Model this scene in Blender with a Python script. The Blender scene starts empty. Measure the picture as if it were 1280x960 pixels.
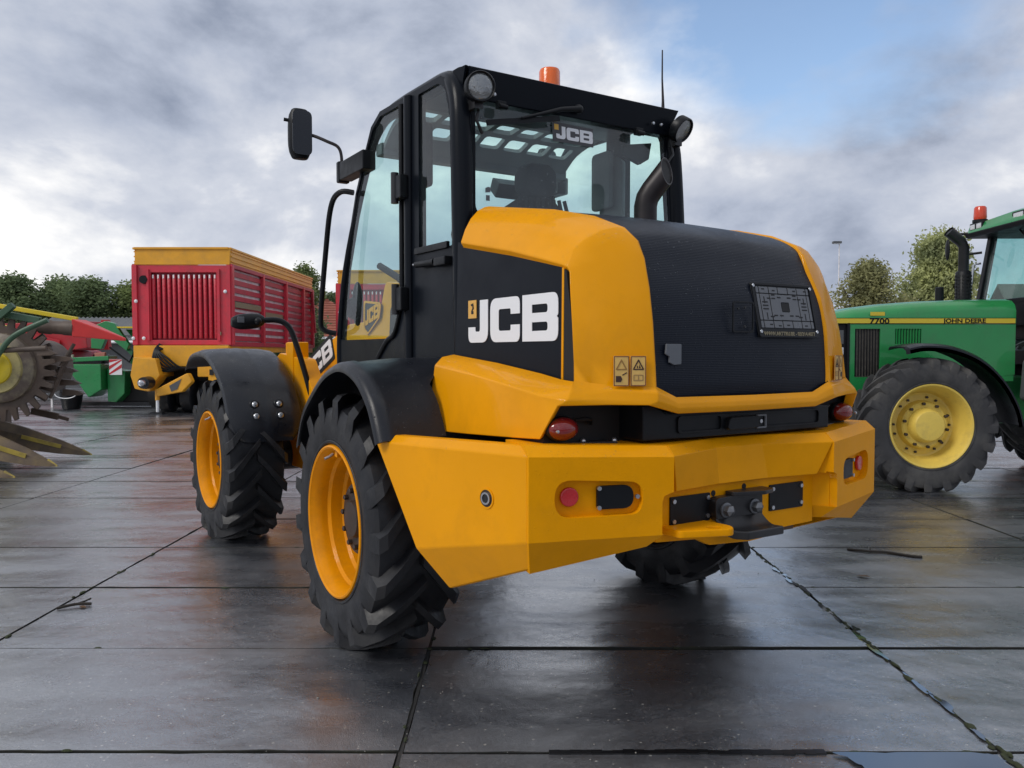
import bpy, bmesh, math, random
from mathutils import Vector, Matrix, noise
from mathutils.geometry import tessellate_polygon
scn = bpy.context.scene
COL = scn.collection
rnd = random.Random(7)
PI = math.pi

# ------------------------------------------------------------------ camera
cam_d = bpy.data.cameras.new('camera')
cam_d.sensor_width = 36.0
cam_d.lens = 1000.0 / 1280.0 * 36.0
cam_d.clip_start = 0.05
cam_d.clip_end = 3000.0
cam = bpy.data.objects.new('camera', cam_d)
COL.objects.link(cam)
cam.location = (0, 0, 1.5)
cam.rotation_euler = (PI / 2 - math.atan(39 / 1000.0), 0, 0)
scn.camera = cam

# ------------------------------------------------------------------ light
SUN_EL, SUN_AZ = math.radians(42), math.radians(238)     # azimuth clockwise from +Y (camera looks along +Y)
world = bpy.data.worlds.new('World')
scn.world = world
world.use_nodes = True
wn, wl = world.node_tree.nodes, world.node_tree.links
wn.clear()
def wnode(t, **k):
    n = wn.new(t)
    for a, v in k.items():
        if a == 'ins':
            for i, x in v.items(): n.inputs[i].default_value = x
        else: setattr(n, a, v)
    return n
w_out = wnode('ShaderNodeOutputWorld')
sky = wnode('ShaderNodeTexSky', sky_type='NISHITA', sun_disc=False, sun_elevation=SUN_EL, sun_rotation=SUN_AZ)
bg_sky = wnode('ShaderNodeBackground', ins={'Strength': 0.13})
wl.new(sky.outputs[0], bg_sky.inputs[0])
tc = wnode('ShaderNodeTexCoord')
sep = wnode('ShaderNodeSeparateXYZ')
wl.new(tc.outputs['Generated'], sep.inputs[0])
def wmath(op, a, b=None, clamp=False):
    n = wnode('ShaderNodeMath', operation=op, use_clamp=clamp)
    for i, x in enumerate((a, b)):
        if x is None: continue
        if isinstance(x, (int, float)): n.inputs[i].default_value = x
        else: wl.new(x, n.inputs[i])
    return n.outputs[0]
comb = wnode('ShaderNodeCombineXYZ')
wl.new(sep.outputs['X'], comb.inputs[0])
wl.new(sep.outputs['Y'], comb.inputs[1])
wl.new(wmath('MULTIPLY', sep.outputs['Z'], 1.7), comb.inputs[2])
def wnoise(scale, detail, rough, off, dist=0.0):
    mp = wnode('ShaderNodeMapping')
    mp.inputs['Location'].default_value = off
    wl.new(comb.outputs[0], mp.inputs[0])
    n = wnode('ShaderNodeTexNoise', ins={'Scale': scale, 'Detail': detail, 'Roughness': rough, 'Distortion': dist})
    wl.new(mp.outputs[0], n.inputs[0])
    return n.outputs['Fac']
n1 = wnoise(3.2, 9, 0.57, (4.34, 5.56, 8.51), 0.15)
n2 = wnoise(1.5, 3, 0.5, (4.37, 2.18, 3.24))
def ramp(src, stops, nodes=wn, links=wl):
    r = nodes.new('ShaderNodeValToRGB')
    e = r.color_ramp.elements
    while len(e) < len(stops): e.new(0.5)
    for i, (p, c) in enumerate(stops):
        e[i].position = p; e[i].color = (*c, 1) if len(c) == 3 else c
    links.new(src, r.inputs[0])
    return r.outputs[0]
tone = wmath('ADD', wmath('MULTIPLY', n1, 0.75), wmath('MULTIPLY', n2, 0.25))
cloud_col = ramp(tone, [(0.385, (0.20, 0.232, 0.305)), (0.465, (0.325, 0.36, 0.44)), (0.545, (0.45, 0.475, 0.535)), (0.63, (0.74, 0.735, 0.73))])
bg_cloud = wnode('ShaderNodeBackground', ins={'Strength': 1.0})
wl.new(cloud_col, bg_cloud.inputs[0])
# a gap in the cloud cover, up and to the right of the machine, with ragged edges
gap_c = Vector((0.375, 1.0, 0.415)).normalized()
vdist = wnode('ShaderNodeVectorMath', operation='SUBTRACT'); vdist.inputs[1].default_value = gap_c
wl.new(tc.outputs['Generated'], vdist.inputs[0])
vsc = wnode('ShaderNodeVectorMath', operation='MULTIPLY'); vsc.inputs[1].default_value = (1.0, 1.0, 2.3)
wl.new(vdist.outputs[0], vsc.inputs[0])
vlen = wnode('ShaderNodeVectorMath', operation='LENGTH')
wl.new(vsc.outputs[0], vlen.inputs[0])
n3 = wnoise(4.5, 6, 0.55, (0.3, 2.2, 1.0))
gap = wmath('ADD', vlen.outputs['Value'], wmath('MULTIPLY', wmath('SUBTRACT', n3, 0.5), 0.55))
n4 = wnoise(2.0, 5, 0.5, (6.4, 1.1, 0.5))
holes = ramp(n4, [(0.70, (1, 1, 1)), (0.82, (0.15, 0.15, 0.15))])
gapm = ramp(gap, [(0.10, (0.03, 0.03, 0.03)), (0.30, (1, 1, 1))])
mask = wmath('MULTIPLY', gapm, holes)
wmix = wnode('ShaderNodeMixShader')
wl.new(mask, wmix.inputs[0]); wl.new(bg_sky.outputs[0], wmix.inputs[1]); wl.new(bg_cloud.outputs[0], wmix.inputs[2])
wl.new(wmix.outputs[0], w_out.inputs[0])
world.cycles.sampling_method = 'MANUAL'
world.cycles.sample_map_resolution = 512

sun_d = bpy.data.lights.new('sun', 'SUN')
sun_d.energy = 1.15
sun_d.angle = math.radians(22)
sun_d.color = (1.0, 0.955, 0.89)
sun = bpy.data.objects.new('sun', sun_d)
COL.objects.link(sun)
sdir = Vector((math.sin(SUN_AZ) * math.cos(SUN_EL), math.cos(SUN_AZ) * math.cos(SUN_EL), math.sin(SUN_EL)))
sun.rotation_euler = sdir.to_track_quat('Z', 'Y').to_euler()
vs = scn.view_settings
vs.view_transform = 'Standard'; vs.look = 'None'; vs.exposure = 0.52; vs.gamma = 1.0; vs.use_curve_mapping = False
scn.cycles.max_bounces = 8
scn.cycles.transparent_max_bounces = 24
scn.cycles.use_denoising = True

# ------------------------------------------------------------------ helpers
def tag(o, label=None, cat=None, group=None, kind=None):
    if label: o['label'] = label
    if cat: o['category'] = cat
    if group: o['group'] = group
    if kind: o['kind'] = kind
    return o
def empty(name, loc=(0, 0, 0), rz=0.0, parent=None):
    o = bpy.data.objects.new(name, None)
    COL.objects.link(o)
    o.empty_display_size = 0.1
    o.location = loc; o.rotation_euler = (0, 0, rz); o.parent = parent
    return o
def link(name, mesh, parent=None, loc=(0, 0, 0), rot=(0, 0, 0), scale=None):
    o = bpy.data.objects.new(name, mesh)
    COL.objects.link(o)
    o.parent = parent; o.location = loc; o.rotation_euler = rot
    if scale: o.scale = scale
    return o
def copy_tree(o, parent=None):
    c = o.copy(); COL.objects.link(c); c.parent = parent
    for ch in list(o.children): copy_tree(ch, c)
    return c
class MB:
    def __init__(s): s.v = []; s.f = []
    def add(s, vs, fs):
        o = len(s.v); s.v += [tuple(x) for x in vs]; s.f += [tuple(i + o for i in f) for f in fs]; return s
    def hexa(s, p): return s.add(p, [(0, 3, 2, 1), (4, 5, 6, 7), (0, 1, 5, 4), (1, 2, 6, 5), (2, 3, 7, 6), (3, 0, 4, 7)])
    def box(s, c, d, rz=0.0, M=None):
        x, y, z = d[0] / 2, d[1] / 2, d[2] / 2
        P = [Vector(q) for q in ((-x, -y, -z), (x, -y, -z), (x, y, -z), (-x, y, -z), (-x, -y, z), (x, -y, z), (x, y, z), (-x, y, z))]
        if rz: P = [Matrix.Rotation(rz, 3, 'Z') @ q for q in P]
        if M is not None: P = [M @ q for q in P]
        return s.hexa([q + Vector(c) for q in P])
    def bar(s, a, b, w, h, up=(0, 0, 1)):
        a, b = Vector(a), Vector(b); d = (b - a).normalized(); u = Vector(up)
        sx = d.cross(u)
        if sx.length < 1e-4: sx = d.cross(Vector((1, 0, 0)))
        sx.normalize(); u = sx.cross(d).normalized()
        x, y = sx * w / 2, u * h / 2
        return s.hexa([a - x - y, a + x - y, a + x + y, a - x + y, b - x - y, b + x - y, b + x + y, b - x + y])
    def plate(s, loops, m, t0, t1):
        """outline + holes (2D loops) mapped by m(x, y, t), thickness t0..t1"""
        flat = [p for l in loops for p in l]
        tris = tessellate_polygon([[Vector((p[0], p[1], 0)) for p in l] for l in loops])
        n = len(flat)
        vs = [m(p[0], p[1], t0) for p in flat] + [m(p[0], p[1], t1) for p in flat]
        fs = [tuple(t) for t in tris] + [tuple(i + n for i in reversed(t)) for t in tris]
        o = 0
        for l in loops:
            k = len(l)
            for i in range(k):
                j = (i + 1) % k
                fs.append((o + i, o + j, n + o + j, n + o + i))
            o += k
        return s.add(vs, fs)
    def prism(s, poly, m, t0, t1): return s.plate([poly], m, t0, t1)
    def loft(s, rings, closed=True, caps=True, loop=False):
        k = len(rings[0]); n = len(rings)
        vs = [p for r in rings for p in r]; fs = []
        for a in range(n if loop else n - 1):
            b = (a + 1) % n
            for i in range(k if closed else k - 1):
                j = (i + 1) % k
                fs.append((a * k + i, a * k + j, b * k + j, b * k + i))
        if caps and closed and not loop:
            fs.append(tuple(range(k - 1, -1, -1))); fs.append(tuple((n - 1) * k + i for i in range(k)))
        return s.add(vs, fs)
    def tube(s, path, r, n=8, caps=True, flat=1.0, up=None):
        P = [Vector(p) for p in path]; rings = []
        rr = r if isinstance(r, (list, tuple)) else [r] * len(P)
        u = None
        for i, p in enumerate(P):
            d = (P[min(i + 1, len(P) - 1)] - P[max(i - 1, 0)]).normalized()
            if u is None:
                u = Vector(up) if up else (Vector((0, 0, 1)) if abs(d.z) < 0.9 else Vector((0, 1, 0)))
            u = (u - d * u.dot(d)).normalized(); w = d.cross(u)
            rings.append([p + (u * math.cos(2 * PI * j / n) + w * math.sin(2 * PI * j / n) * flat) * rr[i] for j in range(n)])
        return s.loft(rings, True, caps)
    def lathe(s, prof, n, o=(0, 0, 0), axis='x', caps=False):
        """prof: (along-axis, radius)"""
        rings = []
        for a, r in prof:
            ring = []
            for j in range(n):
                c, d = r * math.cos(2 * PI * j / n), r * math.sin(2 * PI * j / n)
                q = {'x': (a, c, d), 'y': (c, a, d), 'z': (c, d, a)}[axis]
                ring.append((q[0] + o[0], q[1] + o[1], q[2] + o[2]))
            rings.append(ring)
        return s.loft(rings, True, caps)
    def ellipsoid(s, c, r, n=16, m=8, cut=(0.0, 1.0)):
        rings = []
        for a in range(m + 1):
            t = PI * (cut[0] + (cut[1] - cut[0]) * a / m)
            rings.append([(c[0] + r[0] * math.sin(t) * math.cos(2 * PI * j / n), c[1] + r[1] * math.sin(t) * math.sin(2 * PI * j / n), c[2] + r[2] * math.cos(t)) for j in range(n)])
        return s.loft(rings, True, False)
    def mirror_x(s):
        n = len(s.v)
        s.v += [(-x, y, z) for x, y, z in s.v]; s.f += [tuple(i + n for i in reversed(f)) for f in s.f]; return s
    def xform(s, M): s.v = [tuple(M @ Vector(p)) for p in s.v]; return s
    def mesh(s, name, mat, bevel=0.0, seg=2, ang=30, smooth=40, weld=True):
        me = bpy.data.meshes.new(name)
        bm = bmesh.new()
        vv = [bm.verts.new(p) for p in s.v]
        for f in s.f:
            g = []
            for i in f:
                if vv[i] not in g: g.append(vv[i])
            if len(g) > 2:
                try: bm.faces.new(g)
                except ValueError: pass
        if weld: bmesh.ops.remove_doubles(bm, verts=bm.verts, dist=1e-5)
        bmesh.ops.recalc_face_normals(bm, faces=bm.faces)
        if bevel > 0:
            bmesh.ops.dissolve_limit(bm, angle_limit=0.02, verts=bm.verts, edges=bm.edges)
            ed = [e for e in bm.edges if len(e.link_faces) == 2 and e.calc_face_angle(0) > math.radians(ang)]
            if ed: bmesh.ops.bevel(bm, geom=ed, offset=bevel, segments=seg, profile=0.5, affect='EDGES', clamp_overlap=True)
        bm.to_mesh(me); bm.free()
        if smooth:
            me.polygons.foreach_set('use_smooth', [True] * len(me.polygons))
            me.set_sharp_from_angle(angle=math.radians(smooth))
        me.materials.append(mat)
        return me
    def build(s, name, mat, parent=None, loc=(0, 0, 0), rot=(0, 0, 0), **k):
        o = link(name, s.mesh(name, mat, **k), parent, loc, rot)
        if k.get('bevel', 0) > 0:
            w = o.modifiers.new('weighted normals', 'WEIGHTED_NORMAL'); w.keep_sharp = True; w.weight = 80
        return o
def rpoly(pts, seg=5):
    """polygon with rounded corners: (x, y) or (x, y, radius)"""
    out = []; n = len(pts)
    for i, p in enumerate(pts):
        r = p[2] if len(p) > 2 else 0
        a = Vector(p[:2])
        if r <= 0: out.append((a.x, a.y)); continue
        d0 = (Vector(pts[i - 1][:2]) - a); d1 = (Vector(pts[(i + 1) % n][:2]) - a)
        l0, l1 = d0.length, d1.length; d0.normalize(); d1.normalize()
        th = math.acos(max(-1, min(1, d0.dot(d1))))
        t = min(r / math.tan(th / 2), l0 * 0.49, l1 * 0.49)
        p0, p1 = a + d0 * t, a + d1 * t
        for k in range(seg + 1):
            u = k / seg
            q = p0 * (1 - u) ** 2 + a * 2 * u * (1 - u) + p1 * u ** 2
            out.append((q.x, q.y))
    return out
def rrect(x0, y0, x1, y1, r, seg=4): return rpoly([(x0, y0, r), (x1, y0, r), (x1, y1, r), (x0, y1, r)], seg)
def circ(x, y, r, n=16): return [(x + r * math.cos(2 * PI * i / n), y + r * math.sin(2 * PI * i / n)) for i in range(n)]
def curve_pts(pts, n=6):
    """Catmull-Rom through 3D points"""
    P = [Vector(p) for p in pts]; out = []
    for i in range(len(P) - 1):
        p0, p1, p2, p3 = P[max(i - 1, 0)], P[i], P[i + 1], P[min(i + 2, len(P) - 1)]
        for k in range(n):
            t = k / n
            out.append(0.5 * ((2 * p1) + (p2 - p0) * t + (2 * p0 - 5 * p1 + 4 * p2 - p3) * t * t + (3 * p1 - p0 - 3 * p2 + p3) * t ** 3))
    out.append(P[-1])
    return out
def text_mesh(name, body, size, mat, depth=0.002, bold=0.0, align='LEFT', sx=1.0):
    cu = bpy.data.curves.new(name, 'FONT'); cu.body = body; cu.size = size; cu.extrude = depth; cu.offset = bold
    cu.align_x = align; cu.resolution_u = 3
    o = bpy.data.objects.new('lettering_source', cu); COL.objects.link(o)
    dg = bpy.context.evaluated_depsgraph_get(); dg.update()
    me = bpy.data.meshes.new_from_object(o.evaluated_get(dg))
    bpy.data.objects.remove(o); bpy.data.curves.remove(cu)
    if sx != 1.0:
        for v in me.vertices: v.co.x *= sx
    me.name = name; me.materials.clear(); me.materials.append(mat)
    return me
# block capitals of the maker's logo, one unit high
LOGO_J = [rpoly([(0, .37), (0, 0, .27), (1.05, 0, .30), (1.05, 1), (.63, 1), (.63, .26, .07), (.38, .26, .07), (.38, .37)])]
LOGO_C = [rpoly([(0, 0, .28), (1.42, 0, .26), (1.42, .38), (1.0, .38), (1.0, .255, .05), (.42, .255, .07), (.42, .745, .07), (1.0, .745, .05), (1.0, .62), (1.42, .62), (1.42, 1, .26), (0, 1, .28)])]
LOGO_B = [rpoly([(0, 0), (1.5, 0, .22), (1.5, .47, .12), (1.43, .505, .02), (1.5, .54, .12), (1.5, 1, .22), (0, 1)]),
          rpoly([(.42, .22), (1.08, .22, .08), (1.08, .405, .08), (.42, .405)]), rpoly([(.42, .60), (1.08, .60, .08), (1.08, .78, .08), (.42, .78)])]
def logo(mb, m, t0, t1, x=0.0, y=0.0, h=1.0, k=1.0):
    """JCB set at (x, y) with height h in the plane of m"""
    o = 0.0
    for L, w in ((LOGO_J, 1.05), (LOGO_C, 1.42), (LOGO_B, 1.5)):
        mb.plate([[(x + (o + p[0]) * h * k, y + p[1] * h) for p in l] for l in L], m, t0, t1)
        o += w + 0.12
    return mb

# ------------------------------------------------------------------ materials
def mat(name, col, rough=0.5, metal=0.0, coat=0.0, var=0.0, vscale=4.0, bump=0.0, bscale=60.0, rvar=0.0, dirt=None, dscale=2.5, damt=0.5, drops=0.0, dropscale=90.0, spec=0.5, coords='Object', stretch=None):
    m = bpy.data.materials.new(name); m.use_nodes = True
    N, L = m.node_tree.nodes, m.node_tree.links
    b = N['Principled BSDF']
    b.inputs['Base Color'].default_value = (*col, 1); b.inputs['Roughness'].default_value = rough
    b.inputs['Metallic'].default_value = metal; b.inputs['Coat Weight'].default_value = coat
    b.inputs['Coat Roughness'].default_value = 0.06; b.inputs['Specular IOR Level'].default_value = spec
    t = N.new('ShaderNodeTexCoord'); src = t.outputs[coords]
    if stretch:
        mp = N.new('ShaderNodeMapping'); mp.inputs['Scale'].default_value = stretch
        L.new(src, mp.inputs[0]); src = mp.outputs[0]
    def nz(scale, detail=4, rg=0.55):
        n = N.new('ShaderNodeTexNoise'); n.inputs['Scale'].default_value = scale; n.inputs['Detail'].default_value = detail; n.inputs['Roughness'].default_value = rg
        L.new(src, n.inputs[0]); return n.outputs['Fac']
    last = None
    if var > 0:
        r = ramp(nz(vscale, 5), [(0.3, tuple(c * (1 - var) for c in col)), (0.7, tuple(min(1, c * (1 + var)) for c in col))], N, L)
        last = r
    if dirt:
        f = ramp(nz(dscale, 7, 0.68), [(0.48, (0, 0, 0)), (0.68, (damt, damt, damt))], N, L)
        mx = N.new('ShaderNodeMixRGB'); L.new(f, mx.inputs[0])
        if last: L.new(last, mx.inputs[1])
        else: mx.inputs[1].default_value = (*col, 1)
        mx.inputs[2].default_value = (*dirt, 1); last = mx.outputs[0]
    if last: L.new(last, b.inputs['Base Color'])
    if rvar > 0:
        r = ramp(nz(vscale * 1.7, 5), [(0.3, (max(0.02, rough - rvar),) * 3), (0.7, (min(1, rough + rvar),) * 3)], N, L)
        L.new(r, b.inputs['Roughness'])
    nrm = None
    if bump > 0:
        bp = N.new('ShaderNodeBump'); bp.inputs['Strength'].default_value = bump; bp.inputs['Distance'].default_value = 0.01
        L.new(nz(bscale, 3), bp.inputs['Height']); nrm = bp.outputs[0]
    if drops > 0:
        vo = N.new('ShaderNodeTexVoronoi'); vo.inputs['Scale'].default_value = dropscale; L.new(src, vo.inputs[0])
        h = ramp(vo.outputs['Distance'], [(0.0, (1, 1, 1)), (0.24, (0, 0, 0))], N, L)
        gt = N.new('ShaderNodeMath'); gt.operation = 'GREATER_THAN'; gt.inputs[1].default_value = 0.62
        sp = N.new('ShaderNodeSeparateColor'); L.new(vo.outputs['Color'], sp.inputs[0]); L.new(sp.outputs[0], gt.inputs[0])
        mu = N.new('ShaderNodeMath'); mu.operation = 'MULTIPLY'; L.new(h, mu.inputs[0]); L.new(gt.outputs[0], mu.inputs[1])
        bp = N.new('ShaderNodeBump'); bp.inputs['Strength'].default_value = drops; bp.inputs['Distance'].default_value = 0.004
        L.new(mu.outputs[0], bp.inputs['Height'])
        if nrm: L.new(nrm, bp.inputs['Normal'])
        nrm = bp.outputs[0]
    if nrm: L.new(nrm, b.inputs['Normal'])
    return m
def emis(name, col, e):
    m = mat(name, col); b = m.node_tree.nodes['Principled BSDF']
    b.inputs['Emission Color'].default_value = (*col, 1); b.inputs['Emission Strength'].default_value = e
    return m
def glass(name, tint, ior=1.45, rough=0.0, dirt=0.0, drops=0.0):
    m = bpy.data.materials.new(name); m.use_nodes = True
    N, L = m.node_tree.nodes, m.node_tree.links; N.clear()
    o = N.new('ShaderNodeOutputMaterial'); t = N.new('ShaderNodeBsdfTransparent'); t.inputs[0].default_value = (*tint, 1)
    g = N.new('ShaderNodeBsdfGlossy'); g.inputs['Roughness'].default_value = rough
    fr = N.new('ShaderNodeFresnel'); fr.inputs[0].default_value = ior
    gm = N.new('ShaderNodeNewGeometry'); om = N.new('ShaderNodeMath'); om.operation = 'SUBTRACT'; om.inputs[0].default_value = 1.0; L.new(gm.outputs['Backfacing'], om.inputs[1])
    fm = N.new('ShaderNodeMath'); fm.operation = 'MULTIPLY'; L.new(fr.outputs[0], fm.inputs[0]); L.new(om.outputs[0], fm.inputs[1])
    mx = N.new('ShaderNodeMixShader'); L.new(fm.outputs[0], mx.inputs[0]); L.new(t.outputs[0], mx.inputs[1]); L.new(g.outputs[0], mx.inputs[2])
    last = mx.outputs[0]
    if dirt > 0 or drops > 0:
        tcn = N.new('ShaderNodeTexCoord')
        d = N.new('ShaderNodeBsdfDiffuse'); d.inputs[0].default_value = (0.62, 0.66, 0.66, 1)  # pale diffuse film: dirt, and haze standing in for reflected sky
        n = N.new('ShaderNodeTexNoise'); n.inputs['Scale'].default_value = 3.0; n.inputs['Detail'].default_value = 6; L.new(tcn.outputs['Object'], n.inputs[0])
        f = ramp(n.outputs['Fac'], [(0.4, (dirt * 0.3,) * 3), (0.75, (dirt,) * 3)], N, L)
        if drops > 0:
            vo = N.new('ShaderNodeTexVoronoi'); vo.inputs['Scale'].default_value = 55; L.new(tcn.outputs['Object'], vo.inputs[0])
            h = ramp(vo.outputs['Distance'], [(0.10, (1, 1, 1)), (0.17, (0, 0, 0))], N, L)
            sp = N.new('ShaderNodeSeparateColor'); L.new(vo.outputs['Color'], sp.inputs[0])
            n5 = N.new('ShaderNodeTexNoise'); n5.inputs['Scale'].default_value = 5; L.new(tcn.outputs['Object'], n5.inputs[0])
            ad = N.new('ShaderNodeMath'); ad.operation = 'MULTIPLY'; L.new(sp.outputs[0], ad.inputs[0]); L.new(n5.outputs['Fac'], ad.inputs[1])
            gt = N.new('ShaderNodeMath'); gt.operation = 'GREATER_THAN'; gt.inputs[1].default_value = 0.46; L.new(ad.outputs[0], gt.inputs[0])
            mu = N.new('ShaderNodeMath'); mu.operation = 'MULTIPLY'; L.new(h, mu.inputs[0]); L.new(gt.outputs[0], mu.inputs[1])
            mu2 = N.new('ShaderNodeMath'); mu2.operation = 'MULTIPLY_ADD'; L.new(mu.outputs[0], mu2.inputs[0]); mu2.inputs[1].default_value = drops; L.new(f, mu2.inputs[2])
            f = mu2.outputs[0]
        m2 = N.new('ShaderNodeMixShader'); L.new(f, m2.inputs[0]); L.new(last, m2.inputs[1]); L.new(d.outputs[0], m2.inputs[2]); last = m2.outputs[0]
    L.new(last, o.inputs[0])
    return m
YEL = (0.79, 0.322, 0.0003)
M = {}
M['yellow'] = mat('yellow paint', YEL, 0.45, coat=0.24, spec=.08, var=0.06, vscale=1.6, bump=0.03, bscale=180, rvar=0.08, dirt=(.48, .20, .004), dscale=3, damt=.25, drops=0.25, dropscale=75)
M['yellow_cast'] = mat('yellow cast paint', YEL, 0.5, coat=0.08, spec=.08, var=0.06, vscale=2.2, bump=0.06, bscale=90, rvar=0.08, drops=0.3, dropscale=60, dirt=(0.45, 0.20, 0.004), dscale=5, damt=0.18)
M['rim_yellow'] = mat('rim yellow', (0.78, 0.29, 0.0005), 0.42, coat=0.08, spec=.12, var=0.06, vscale=5, bump=0.03, dirt=(.30, .13, .02), dscale=6, damt=.3)
M['black'] = mat('black paint', (0.006, 0.008, 0.012), 0.34, coat=0.04, spec=.1, rvar=0.08, vscale=3, bump=0.03, bscale=200, drops=0.2)
M['black_panel'] = mat('black side panel', (0.008, 0.010, 0.015), 0.42, coat=0.02, spec=.12, rvar=0.08, vscale=3, bump=0.02, bscale=150)
M['fender'] = mat('black plastic fender', (0.010, 0.0115, 0.016), 0.34, spec=.38, rvar=0.08, vscale=6, bump=0.05, bscale=140, drops=0.5, dropscale=55)
M['plastic'] = mat('black plastic', (0.006, 0.007, 0.009), 0.42, spec=.25, rvar=0.08, vscale=8, bump=0.04, bscale=160)
M['dark'] = mat('dark recess', (0.008, 0.008, 0.009), 0.7)
M['rubber'] = mat('tyre rubber', (0.009, 0.0095, 0.012), 0.48, spec=.38, var=0.25, vscale=6, bump=0.12, bscale=45, rvar=0.14, dirt=(0.045, 0.043, 0.041), dscale=4, damt=0.32)
M['rubber_dusty'] = mat('dusty tyre rubber', (0.034, 0.034, 0.036), 0.75, var=0.25, vscale=5, bump=0.12, bscale=45, dirt=(0.11, 0.105, 0.095), dscale=3, damt=0.5)
M['hub'] = mat('hub casting', (0.035, 0.022, 0.016), 0.5, var=0.3, vscale=12)
M['bolt'] = mat('zinc bolt', (0.52, 0.53, 0.55), 0.28, metal=0.9, var=0.1)
M['white'] = mat('white vinyl', (0.80, 0.81, 0.83), 0.35)
M['grey_vinyl'] = mat('grey vinyl', (0.12, 0.13, 0.145), 0.4)
M['steel_dark'] = mat('dull steel bolt', (0.17, 0.175, 0.185), 0.42, metal=0.8, var=0.2)
M['lens'] = mat('work lamp lens', (0.30, 0.31, 0.31), 0.08, metal=0.55, bump=0.5, bscale=30)
M['red_lens'] = mat('red lamp lens', (0.20, 0.012, 0.012), 0.10, coat=0.6, var=0.2, vscale=20)
M['orange_lens'] = mat('amber lamp lens', (0.55, 0.10, 0.012), 0.12, coat=0.6)
M['reflector'] = mat('red reflector', (0.52, 0.012, 0.018), 0.15, coat=0.7, bump=0.3, bscale=220)
M['beacon'] = mat('orange beacon', (0.88, 0.14, 0.003), 0.15, coat=0.5, bump=0.2, bscale=60)
M['sticker'] = mat('warning sticker', (0.66, 0.42, 0.12), 0.4, var=0.1, vscale=30)
M['sticker_line'] = mat('sticker print', (0.05, 0.02, 0.012), 0.5)
M['glass'] = glass('cab glass', (0.90, 0.985, 0.972), 1.55, 0.0, 0.02)
M['glass_rear'] = glass('wet rear glass', (0.90, 0.985, 0.972), 1.7, 0.0, 0.06, 0.4)  # dirt amount also paints in haze for the sky reflected on the pane
M['glass_tractor'] = glass('tractor glass', (0.80, 0.95, 0.93), 1.4, 0.0, 0.10)
M['exhaust'] = mat('exhaust pipe', (0.016, 0.012, 0.013), 0.42, metal=0.2, var=0.3, vscale=10)
M['seat'] = mat('seat fabric', (0.018, 0.018, 0.020), 0.85, bump=0.2, bscale=120)
M['interior'] = mat('cab trim', (0.17, 0.175, 0.185), 0.6, var=0.1)
M['mirror_glass'] = mat('darkened mirror pane', (0.014, 0.015, 0.018), 0.12, coat=0.3)  # pane coloured near-black in place of a true mirror reflection
M['gunmetal'] = mat('painted steel', (0.02, 0.02, 0.022), 0.34, metal=0.2, var=0.3, vscale=9)
M['gold'] = mat('gold lettering', (0.20, 0.17, 0.10), 0.5)
# rear grille: very fine horizontal mesh lines
def grille_mat():
    m = mat('fine rear grille', (0.005, 0.008, 0.016), 0.40, spec=.22, rvar=0.06, vscale=3, drops=0.35, dropscale=60)
    N, L = m.node_tree.nodes, m.node_tree.links; b = N['Principled BSDF']
    t = N.new('ShaderNodeTexCoord'); w = N.new('ShaderNodeTexWave'); w.wave_type = 'BANDS'; w.bands_direction = 'Z'
    w.inputs['Scale'].default_value = 44.0; w.inputs['Distortion'].default_value = 0.15
    L.new(t.outputs['Object'], w.inputs[0])
    w2 = N.new('ShaderNodeTexWave'); w2.wave_type = 'BANDS'; w2.bands_direction = 'X'; w2.inputs['Scale'].default_value = 44.0
    L.new(t.outputs['Object'], w2.inputs[0])
    ad = N.new('ShaderNodeMath'); ad.operation = 'MULTIPLY_ADD'; L.new(w2.outputs['Fac'], ad.inputs[0]); ad.inputs[1].default_value = 0.35; L.new(w.outputs['Fac'], ad.inputs[2])
    bp = N.new('ShaderNodeBump'); bp.inputs['Strength'].default_value = 0.28; bp.inputs['Distance'].default_value = 0.002
    L.new(ad.outputs[0], bp.inputs['Height'])
    old = b.inputs['Normal'].links[0].from_socket if b.inputs['Normal'].links else None
    if old: L.new(old, bp.inputs['Normal'])
    L.new(bp.outputs[0], b.inputs['Normal'])
    return m
M['grille'] = grille_mat()

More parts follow.
